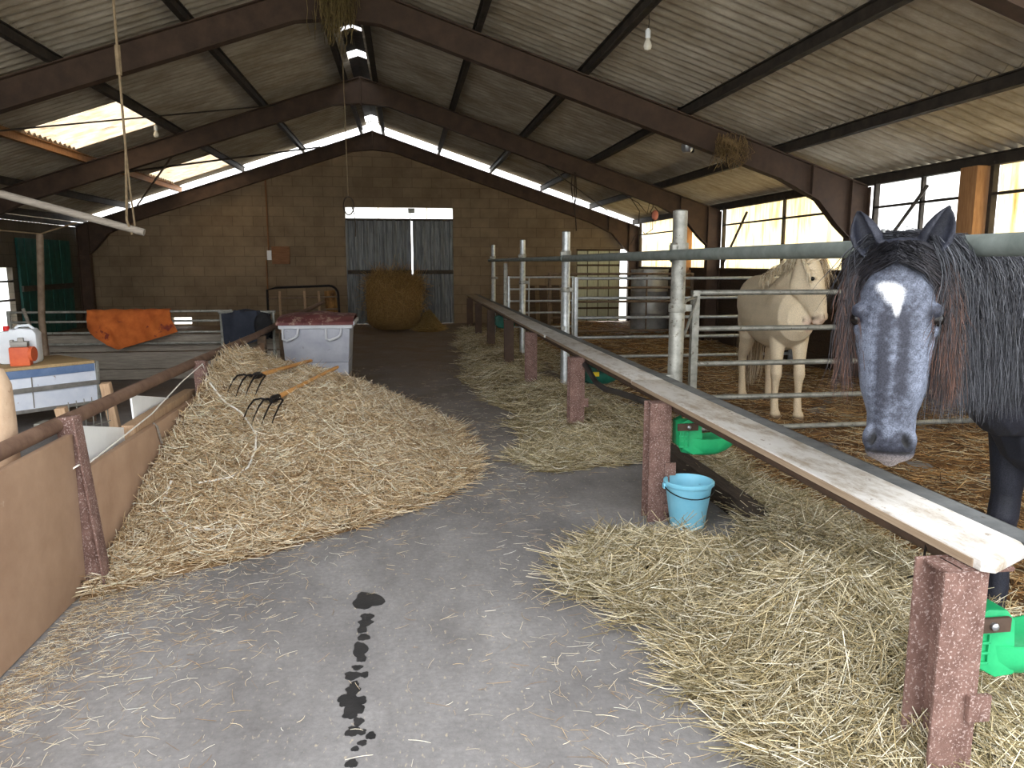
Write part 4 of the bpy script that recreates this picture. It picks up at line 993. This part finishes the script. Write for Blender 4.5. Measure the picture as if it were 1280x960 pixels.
class Head:
    """head frame: a runs down the face, n out of the forehead, s to the side"""
    def __init__(h, poll, A, Nrm, L):
        h.p = V(poll); h.A = V(A).normalized(); N_ = V(Nrm); N_ = N_ - h.A * N_.dot(h.A); h.N = N_.normalized(); h.S = h.N.cross(h.A).normalized(); h.k = L / .66
    def P(h, a, n, s): return h.p + (h.A * a + h.N * n + h.S * s) * h.k
    def inv(h, co_):
        d = (co_ - np.array(h.p)) / h.k; return d @ np.array(h.A), d @ np.array(h.N), d @ np.array(h.S)
    def build(h, mb, ear=1.0, earout=.42, fat=1.0):
        prof = [(-.045, -.02, -.13, .055, 2), (-.02, .005, -.17, .080, 2.1), (.05, .025, -.20, .092, 2.2), (.12, .040, -.235, .105, 2.3), (.20, .046, -.265, .116, 2.4), (.27, .044, -.275, .112, 2.5), (.34, .040, -.262, .098, 2.5), (.42, .035, -.215, .088, 2.5), (.50, .026, -.16, .064, 2.3), (.555, .018, -.135, .064, 2.2), (.60, .006, -.128, .068, 2.1), (.63, -.018, -.122, .054, 2), (.652, -.045, -.105, .034, 2)]
        rings = []
        for a, nf, nb, w, e in prof:
            c = h.P(a + .05 * 0, (nf + nb) / 2, 0); rings.append(sring(c, (h.N) * ((nf - nb) / 2 * h.k), h.S * (w * h.k * fat), 24, e))
        mb.loft(rings)
        R = Matrix((h.S, h.N, h.A)).transposed()
        for s in (-1, 1):
            mb.ell(h.P(.180, -.014, s * .093 * fat), (.026 * h.k, .032 * h.k, .026 * h.k), M=R); mb.ell(h.P(.235, -.030, s * .094 * fat), (.018 * h.k, .026 * h.k, .022 * h.k), M=R)      # brow
            mb.ell(h.P(.255, -.165, s * .066), (.050 * h.k, .105 * h.k, .115 * h.k), M=R)     # cheek
            mb.ell(h.P(.355, -.07, s * .075), (.018 * h.k, .022 * h.k, .10 * h.k), M=R)       # facial crest
            mb.ell(h.P(.575, -.015, s * .052), (.026 * h.k, .034 * h.k, .042 * h.k), M=R)     # nostril
            mb.ell(h.P(.615, -.075, s * .045), (.028 * h.k, .045 * h.k, .03 * h.k), M=R)
            rings = []
            d = (-h.A + h.S * (s * earout) + h.N * .10).normalized()
            base = h.P(.0, -.055, s * .072)
            out = (h.S * s * .55 + h.N * .85); out = (out - d * out.dot(d)).normalized(); sd = d.cross(out)
            for t, wd in ((0, .034), (.12, .042), (.3, .050), (.5, .047), (.7, .036), (.87, .020), (1.0, .005)):
                c = base + d * (t * .185 * h.k * ear) + out * (.012 * math.sin(t * 3.1)); w = wd * h.k; ring = []
                for j in range(9):
                    ph = math.radians(-125 + 250 * j / 8); ring.append(c + sd * (w * math.sin(ph)) - out * (w * .85 * math.cos(ph)))
                ins = 1 - .30 * (1 if t > .05 else 0)
                wi = w * (.64 if t < .95 else .4) * ins / .7
                for j in range(8, -1, -1):
                    ph = math.radians(-118 + 236 * j / 8); ring.append(c + sd * (wi * math.sin(ph)) - out * (wi * .85 * math.cos(ph)))
                rings.append(ring)
            mb.loft(rings)
        mb.ell(h.P(.635, -.085, 0), (.034 * h.k, .034 * h.k, .036 * h.k), M=R)                  # lower lip
    def eyes(h, parent, r=.021, out=.108):
        for s in (-1, 1):
            obj('eye', MB().ell(h.P(.204, -.022, s * out), (r * h.k,) * 3, 16, 10), M['eye'], parent, smooth=80)

def trunk(mb, W, k, mid=1.0):
    f, l = W(1, 0, 0) - W(0, 0, 0), W(0, 1, 0) - W(0, 0, 0); u = V((0, 0, k))
    for_ = [(-.80, 1.20, .10, .08), (-.74, 1.19, .22, .17), (-.60, 1.155, .31, .26), (-.40, 1.11, .335, .295), (-.12, 1.05, .34, .305), (.15, 1.03, .345, .29), (.38, 1.06, .36, .255), (.56, 1.09, .33, .225), (.70, 1.08, .25, .19), (.78, 1.06, .13, .11)]
    mb.loft([sring(W(x, 0, z), u * hh, l * (hw * mid), 22, 2.1) for x, z, hh, hw in for_])
def leg(mb, W, k, pts):
    rings = []
    f = (W(1, 0, 0) - W(0, 0, 0)); l = (W(0, 1, 0) - W(0, 0, 0))
    P_ = [W(x, y, z) for x, y, z, *_ in pts]
    for i, (x, y, z, rf, rl) in enumerate(pts):
        t = (P_[min(i + 1, len(P_) - 1)] - P_[max(i - 1, 0)]).normalized()
        if i == len(pts) - 1: t = V((0, 0, -1))
        ff = (f - t * f.dot(t)).normalized() * k; ll = t.cross(ff.normalized()).normalized() * k
        rings.append(sring(P_[i], ff * rf, ll * rl, 14, 2))
    mb.loft(rings)
def foreleg(s, dx=0, w=.14):
    return [(.44 + dx * .2, s * (w - .01), 1.12, .17, .10), (.47 + dx * .4, s * w, .90, .12, .10), (.49 + dx * .6, s * w, .72, .082, .072), (.50 + dx * .8, s * w, .56, .058, .055), (.515 + dx * .9, s * w, .47, .062, .058), (.505 + dx * .95, s * w, .40, .044, .043), (.50 + dx, s * w, .28, .037, .033), (.50 + dx, s * w, .16, .044, .042), (.525 + dx, s * w, .10, .040, .042), (.545 + dx, s * w, .06, .052, .055), (.555 + dx, s * w, .0, .064, .064)]
def hindleg(s, dx=0, w=.14):
    return [(-.52, s * (w - .02), 1.16, .24, .13), (-.50, s * w, .94, .19, .125), (-.47 + dx * .4, s * (w + .01), .78, .13, .095), (-.55 + dx * .6, s * w, .64, .080, .066), (-.655 + dx, s * w, .53, .072, .052), (-.665 + dx, s * w, .45, .056, .046), (-.635 + dx, s * w, .30, .042, .037), (-.62 + dx, s * w, .17, .047, .044), (-.595 + dx, s * w, .10, .042, .044), (-.57 + dx, s * w, .06, .054, .056), (-.56 + dx, s * w, 0, .066, .064)]

def strands_path(roots, dirs, fall, L, K, jit, keep=None):
    """hair that leaves along dirs and then hangs down"""
    n = len(roots); s = np.linspace(0, 1, K)[None, :, None]
    p = roots[:, None, :] + dirs[:, None, :] * (L[:, None, None] * fall * (1 - np.exp(-s * 4)) / 1.0) + np.array([0, 0, -1.0])[None, None] * (L[:, None, None] * (s ** 1.25) * (1 - .0 * s))
    w = rng.normal(0, jit, (n, 1, 3)) * s ** 1.3 + rng.normal(0, jit * .5, (n, 1, 3)) * np.sin(s * math.pi * rng.uniform(1, 2.5, (n, 1, 1)) + rng.uniform(0, 6, (n, 1, 1))) * .6
    w[..., 2] *= .3
    return p + w

# ---- dark grey horse reaching over the ledge
gh = thing('horse', (3.10, 3.0, 0), 'dark grey horse with a white star looking over the feed ledge', 'horse', 'horses')
gf = V((-.9, -.436, 0)).normalized(); gl_ = V((-gf.y, gf.x, 0)); gk = 1.07
def GW(x, y, z): return V((3.10, 3.0, 0)) + (gf * x + gl_ * y) * gk + V((0, 0, z * gk))
hd = Head((1.572, 2.30, 1.635), (-.045, -.10, -1), (-.60, -.80, -.02), .695)
mb = MB(); trunk(mb, GW, gk)
for s in (-1, 1): leg(mb, GW, gk, foreleg(s, -.05)); leg(mb, GW, gk, hindleg(s))
# neck sections: crest point, throat point, half width
secs = [((1.56, 2.33, 1.665), (1.66, 2.36, 1.42), .085), ((1.70, 2.42, 1.675), (1.80, 2.44, 1.33), .10), ((1.88, 2.52, 1.66), (1.97, 2.50, 1.20), .12), ((2.08, 2.62, 1.645), (2.13, 2.58, 1.06), .145), ((2.30, 2.70, 1.635), (2.28, 2.64, .93), .18), ((2.55, 2.80, 1.62), (2.50, 2.74, .90), .21), ((2.80, 2.88, 1.58), (2.75, 2.86, .95), .22)]
rings = []
for a, b, w_ in secs:
    a, b = V(a), V(b); rings.append(sring((a + b) / 2, (a - b) / 2, gl_ * w_, 22, 2.2))
mb.loft(rings); hd.build(mb, .82, .40, 1.10); mb.ell(GW(.55, 0, .93), (.20, .20, .26))
dark, mid_, pale = L3((40, 42, 52)), L3((98, 106, 124)), L3((196, 202, 214))
def gcol(c):
    a, n, s = hd.inv(c); N = len(c)
    onhead = (smst(-.06, .02, a) * (1 - smst(.68, .72, a)) * (np.abs(s) < .2) * (n > -.34) * (n < .1))[:, None]
    nz = vnoise(c, 34, 1)[:, None]; nz2 = vnoise(c, 95, 4)[:, None]; nz3 = vnoise(c, 12, 2)[:, None]
    body = dark * (.75 + .25 * nz3)
    g = .06 + .12 * nz + .18 * nz2
    # paler cheeks and sides of the face, darker bridge, muzzle and eye sockets
    g = g + .46 * (smst(.028, .085, np.abs(s)) * smst(.10, .28, a) * (1 - smst(.55, .62, a)))[:, None]
    g = g + .16 * (np.abs(nz) ** .5) - (.34 + .25 * nz3) * (np.exp(-((np.abs(s) - .026 + .008 * nz3[:, 0]) / .018) ** 2) * smst(.15, .24, a) * (1 - smst(.34, .50, a)))[:, None]
    g = g + .22 * (np.exp(-(s / .02) ** 2) * np.exp(-((a - .30) / .06) ** 2))[:, None]
    g = g - .18 * smst(.52, .60, a)[:, None] + .30 * (np.exp(-((s) / .03) ** 2 - ((a - .545) / .035) ** 2))[:, None]
    g = g - .6 * np.exp(-((np.abs(s) - .112) / .03) ** 2 - ((a - .205) / .036) ** 2)[:, None]
    g = g + .15 * np.exp(-((a - .11) / .05) ** 2)[:, None]
    g = g - .6 * smst(-.16, -.24, n)[:, None]
    face = dark * (1 - np.clip(g, 0, 1)) + (mid_ * 1.0 + pale * .12) * np.clip(g, 0, 1) + pale * .5 * np.clip(g - .75, 0, 1)
    st = np.exp(-((s + .004) / .025) ** 2 * (1 + .5 * nz[:, 0]) - ((a - .135) / .026) ** 2) + .7 * np.exp(-((s - .004) / .010) ** 2 - ((a - .175) / .025) ** 2) + .5 * np.exp(-((s + .035) / .03) ** 2 - ((a - .11) / .018) ** 2)
    st = np.clip(st * 1.6 - .25 + .35 * nz[:, 0] * st, 0, 1)[:, None]
    face = face * (1 - st) + L3((238, 240, 244)) * st
    # nostrils, mouth, pale lower lip
    nos = np.exp(-((np.abs(s) - .050 - (a - .575) * .25) / .013) ** 2 - ((a - .577) / .024) ** 2)[:, None] * (n > -.05)[:, None]
    face = face * (1 - .92 * np.clip(nos * 1.4, 0, 1))
    lip = smst(.612, .645, a)[:, None]; face = face * (1 - lip * .6) + L3((150, 140, 138)) * lip * .6
    mo = np.exp(-((a - .617 - .02 * 0) / .006) ** 2)[:, None] * (n < .0)[:, None]; face = face * (1 - .55 * mo)
    ear = (1 - smst(-.05, .005, a))[:, None]
    face = face * (1 - ear) + dark * .5 * ear
    return body * (1 - onhead) + face * onhead
body = remeshed('body', mb, .0065, 6, gcol, gh, M['coatgrey'], nostrils(hd))
hd.eyes(gh, .0235, .107)
# mane and forelock
def mane(root, n, lo, hi, L, side, cols, name, parent, r=.0016, jit=.05, fall=.35, K=9, tip=None):
    t = rng.uniform(lo, hi, n); cp = np.array([[*a] for a, b, w_ in secs]); tt = np.linspace(0, 1, len(cp))
    pos = np.stack([np.interp(t, tt, cp[:, i]) for i in range(3)], 1); pos[:, 2] += .002 + rng.uniform(-.01, .012, n)
    wd = np.interp(t, tt, [w_ for _, _, w_ in secs])
    d = np.array(side)[None] * (wd * 1.15 + rng.uniform(.01, .05, n))[:, None] + rng.normal(0, .012, (n, 3))
    Ls = rng.uniform(L[0], L[1], n)
    s = np.linspace(0, 1, K)[None, :, None]
    p = pos[:, None] + d[:, None] * (1 - np.exp(-s * 7)) + np.array([0, 0, -1.0]) * (Ls[:, None, None] * (s ** 1.35))
    p = p + np.array([0, 0, .03]) * np.exp(-((s - .08) / .08) ** 2)
    p = p + rng.normal(0, jit, (n, 1, 3)) * s ** 1.4 * np.array([1, 1, .3]) + (rng.normal(0, .008, (n, 1, 3)) * np.sin(s * 9 + rng.uniform(0, 6, (n, 1, 1))))
    c = np.repeat(pal(cols, n, .2)[:, None], K, 1)
    rad = rng.uniform(r * .7, r * 1.3, (n, 1)) * np.interp(np.linspace(0, 1, K), [0, .7, 1], [1, .9, .25])[None]
    return arr_obj(name, *tubes3(p, rad, np.clip(c, .004, .9)), M['hair'], parent)
GM = [(44, 46, 52), (60, 62, 68), (34, 34, 40), (76, 78, 84), (52, 52, 58), (40, 40, 46), (96, 98, 104)]
mane(None, 8000, .10, .98, (.26, .60), tuple(gl_), GM, 'mane', gh, r=.0012, jit=.028)
mane(None, 1200, .0, .96, (.10, .26), tuple(-gl_), GM[:3], 'mane', gh, r=.0013)
def forelock(h, parent, n, cols, tips, L, name='forelock', r=.0016, spread=1.0, right=.5, shift=0):
    K = 10; sgn = np.where(rng.random(n) < right, 1, -1)
    ra = rng.uniform(-.03, .04, n); rs = sgn * np.abs(rng.normal(.025, .035, n)); rn = .015 + ra * .4
    ls = rng.uniform(L[0], L[1], n); s = np.linspace(0, 1, K)
    out = (.124 + rng.uniform(0, .038, n)) * sgn * spread
    A = ra[:, None] + ls[:, None] * s[None] ** 1.15
    S_ = rs[:, None] + (out - rs)[:, None] * (1 - np.exp(-s * 6.5))[None] + rng.normal(0, .02, (n, 1)) * (s ** 2)[None] + .006 * np.sin(s * 12 + rng.uniform(0, 6, (n, 1)))
    surf = np.interp(A, [-.03, .05, .12, .20, .34], [.0, .03, .045, .05, .045]); wid = np.interp(A, [0, .12, .2, .3, .45], [.09, .11, .12, .11, .085])
    uu = np.clip(np.abs(S_) / wid, 0, 1)
    Nn = surf - .12 * uu ** 3 + .018 + rng.uniform(0, .02, (n, 1)) + .006 * np.sin(s * 10 + rng.uniform(0, 6, (n, 1)))
    p = np.array(h.p)[None, None] + h.k * (A[..., None] * np.array(h.A) + Nn[..., None] * np.array(h.N) + S_[..., None] * np.array(h.S))
    c = pal(cols, n, .2)[:, None] * (1 - s[None, :, None] ** 1.5) + pal(tips, n, .2)[:, None] * (s[None, :, None] ** 1.5)
    rad = rng.uniform(r * .7, r * 1.3, (n, 1)) * np.interp(s, [0, .7, 1], [1, .9, .25])[None]
    return arr_obj(name, *tubes3(p, rad, np.clip(c, .004, .9)), M['hair'], parent)
forelock(hd, gh, 2000, [(34, 34, 40), (48, 48, 54), (28, 28, 32)], [(84, 62, 54), (108, 76, 62), (66, 54, 50), (54, 50, 52)], (.18, .46), right=.80, r=.0012)

# ---- cream horse farther back in the stall
wh = thing('horse', (3.90, 7.72, 0), 'cream white horse standing behind the grey five-bar gate', 'horse', 'horses')
wf = V((-.17, -.985, 0)).normalized(); wl = V((-wf.y, wf.x, 0)); wk = .985
def WW(x, y, z): return V((3.90, 7.72, 0)) + (wf * x + wl * y) * wk + V((0, 0, .02 + z * wk))
mb = MB(); trunk(mb, WW, wk, 1.02)
leg(mb, WW, wk, foreleg(1, .04, .105)); leg(mb, WW, wk, foreleg(-1, -.04, .105)); leg(mb, WW, wk, hindleg(1, .04)); leg(mb, WW, wk, hindleg(-1, -.06))
wh_h = Head((3.87, 6.93, 1.655), (.17, -.14, -1), (.66, -.70, .18), .66)
wsec = [((3.86, 6.95, 1.675), (3.84, 7.02, 1.40), .085), ((3.84, 7.04, 1.655), (3.82, 7.02, 1.27), .105), ((3.83, 7.16, 1.60), (3.82, 7.03, 1.14), .13), ((3.83, 7.30, 1.52), (3.81, 7.04, 1.0), .17), ((3.85, 7.46, 1.44), (3.83, 7.16, .90), .21)]
rings = []
for a, b, w_ in wsec:
    a, b = V(a), V(b); rings.append(sring((a + b) / 2, (a - b) / 2, wl * w_, 22, 2.2))
mb.loft(rings); wh_h.build(mb, .85, .30)
def wcol(c):
    a, n, s = wh_h.inv(c); nz = vnoise(c, 9, 3)[:, None]; nz2 = vnoise(c, 30, 6)[:, None]
    col = L3((212, 196, 168)) * (1 + .05 * nz + .03 * nz2)
    low = (1 - smst(.25, .75, c[:, 2]))[:, None]; col = col * (1 - .25 * low) + L3((196, 168, 132)) * .25 * low
    dirt = smst(.2, .9, vnoise(c, 5, 8))[:, None] * smst(.6, 1.0, c[:, 2])[:, None]; col = col * (1 - .25 * dirt) + L3((150, 128, 100)) * .25 * dirt
    hoof = (1 - smst(.055, .085, c[:, 2]))[:, None]; col = col * (1 - hoof) + L3((120, 100, 80)) * hoof
    onh = (a > .5) & (a < .7) & (np.abs(s) < .12) & (n > -.2) & (n < .08)
    mz = (smst(.52, .62, a) * onh)[:, None]; col = col * (1 - .6 * mz) + L3((206, 176, 160)) * .6 * mz
    nos = (np.exp(-((np.abs(s) - .054) / .014) ** 2 - ((a - .575) / .02) ** 2) * onh)[:, None]; col = col * (1 - .75 * np.clip(nos * 1.3, 0, 1))
    return col
remeshed('body', mb, .011, 4, wcol, wh, M['coat'], nostrils(wh_h))
wh_h.eyes(wh, .021, .112)
secs_g = secs; secs = wsec
CM = [(214, 196, 164), (232, 220, 196), (186, 164, 130), (160, 138, 108), (120, 100, 78)]
mane(None, 900, .05, .95, (.18, .38), tuple(wl), CM, 'mane', wh, r=.0025)
mane(None, 320, .05, .9, (.06, .16), tuple(-wl), CM[:3], 'mane', wh, r=.0022, jit=.02)
forelock(wh_h, wh, 420, CM[:3], CM[:2], (.12, .26), r=.0028)
# tail
n = 900; K = 9; s = np.linspace(0, 1, K)
b0 = np.array(WW(-.80, 0, 1.22)); p = b0 + rng.normal(0, .028, (n, 1, 3)) + np.array(wf)[None, None] * (-.09 * np.sin(np.clip(s * 2.2, 0, 1.57)))[None, :, None] + np.array([0, 0, -1.0]) * (rng.uniform(.75, 1.06, (n, 1, 1)) * s[None, :, None] ** 1.1)
p = p + rng.normal(0, .05, (n, 1, 3)) * (np.sin(s * 2.6))[None, :, None] * np.array([1, 1, 0])
p[..., 2] = np.maximum(p[..., 2], .05)
arr_obj('tail', *tubes3(p, np.full((n, K), .003) * np.interp(s, [0, .8, 1], [1, 1, .3]), np.repeat(pal(CM, n, .15)[:, None], K, 1)), M['hair'], wh)
# ------------------------------------------------------------------ light and camera
w = bpy.data.worlds.new('overcast'); SC.world = w; w.use_nodes = True
bg = w.node_tree.nodes['Background']; bg.inputs[0].default_value = (.965, .98, 1, 1); bg.inputs[1].default_value = 1.0
cam = bpy.data.cameras.new('camera'); co = bpy.data.objects.new('camera', cam); COL.objects.link(co)
cam.sensor_width = 36; cam.lens = 960 / 1280 * 36; cam.clip_start = .05; cam.clip_end = 300
TH = math.atan(152 / 960); PS = math.atan(.1406 * math.cos(TH))
co.location = (0, 0, 1.6); co.rotation_euler = (math.pi / 2 - TH, 0, -PS)
SC.camera = co
SC.view_settings.view_transform = 'Standard'; SC.view_settings.look = 'None'; SC.view_settings.gamma = 1; SC.view_settings.use_curve_mapping = False
SC.view_settings.exposure = 2.48
SC.cycles.max_bounces = 10; SC.cycles.diffuse_bounces = 6; SC.cycles.use_denoising = True
for o in bpy.data.objects:
    if '_w' in o: del o['_w']
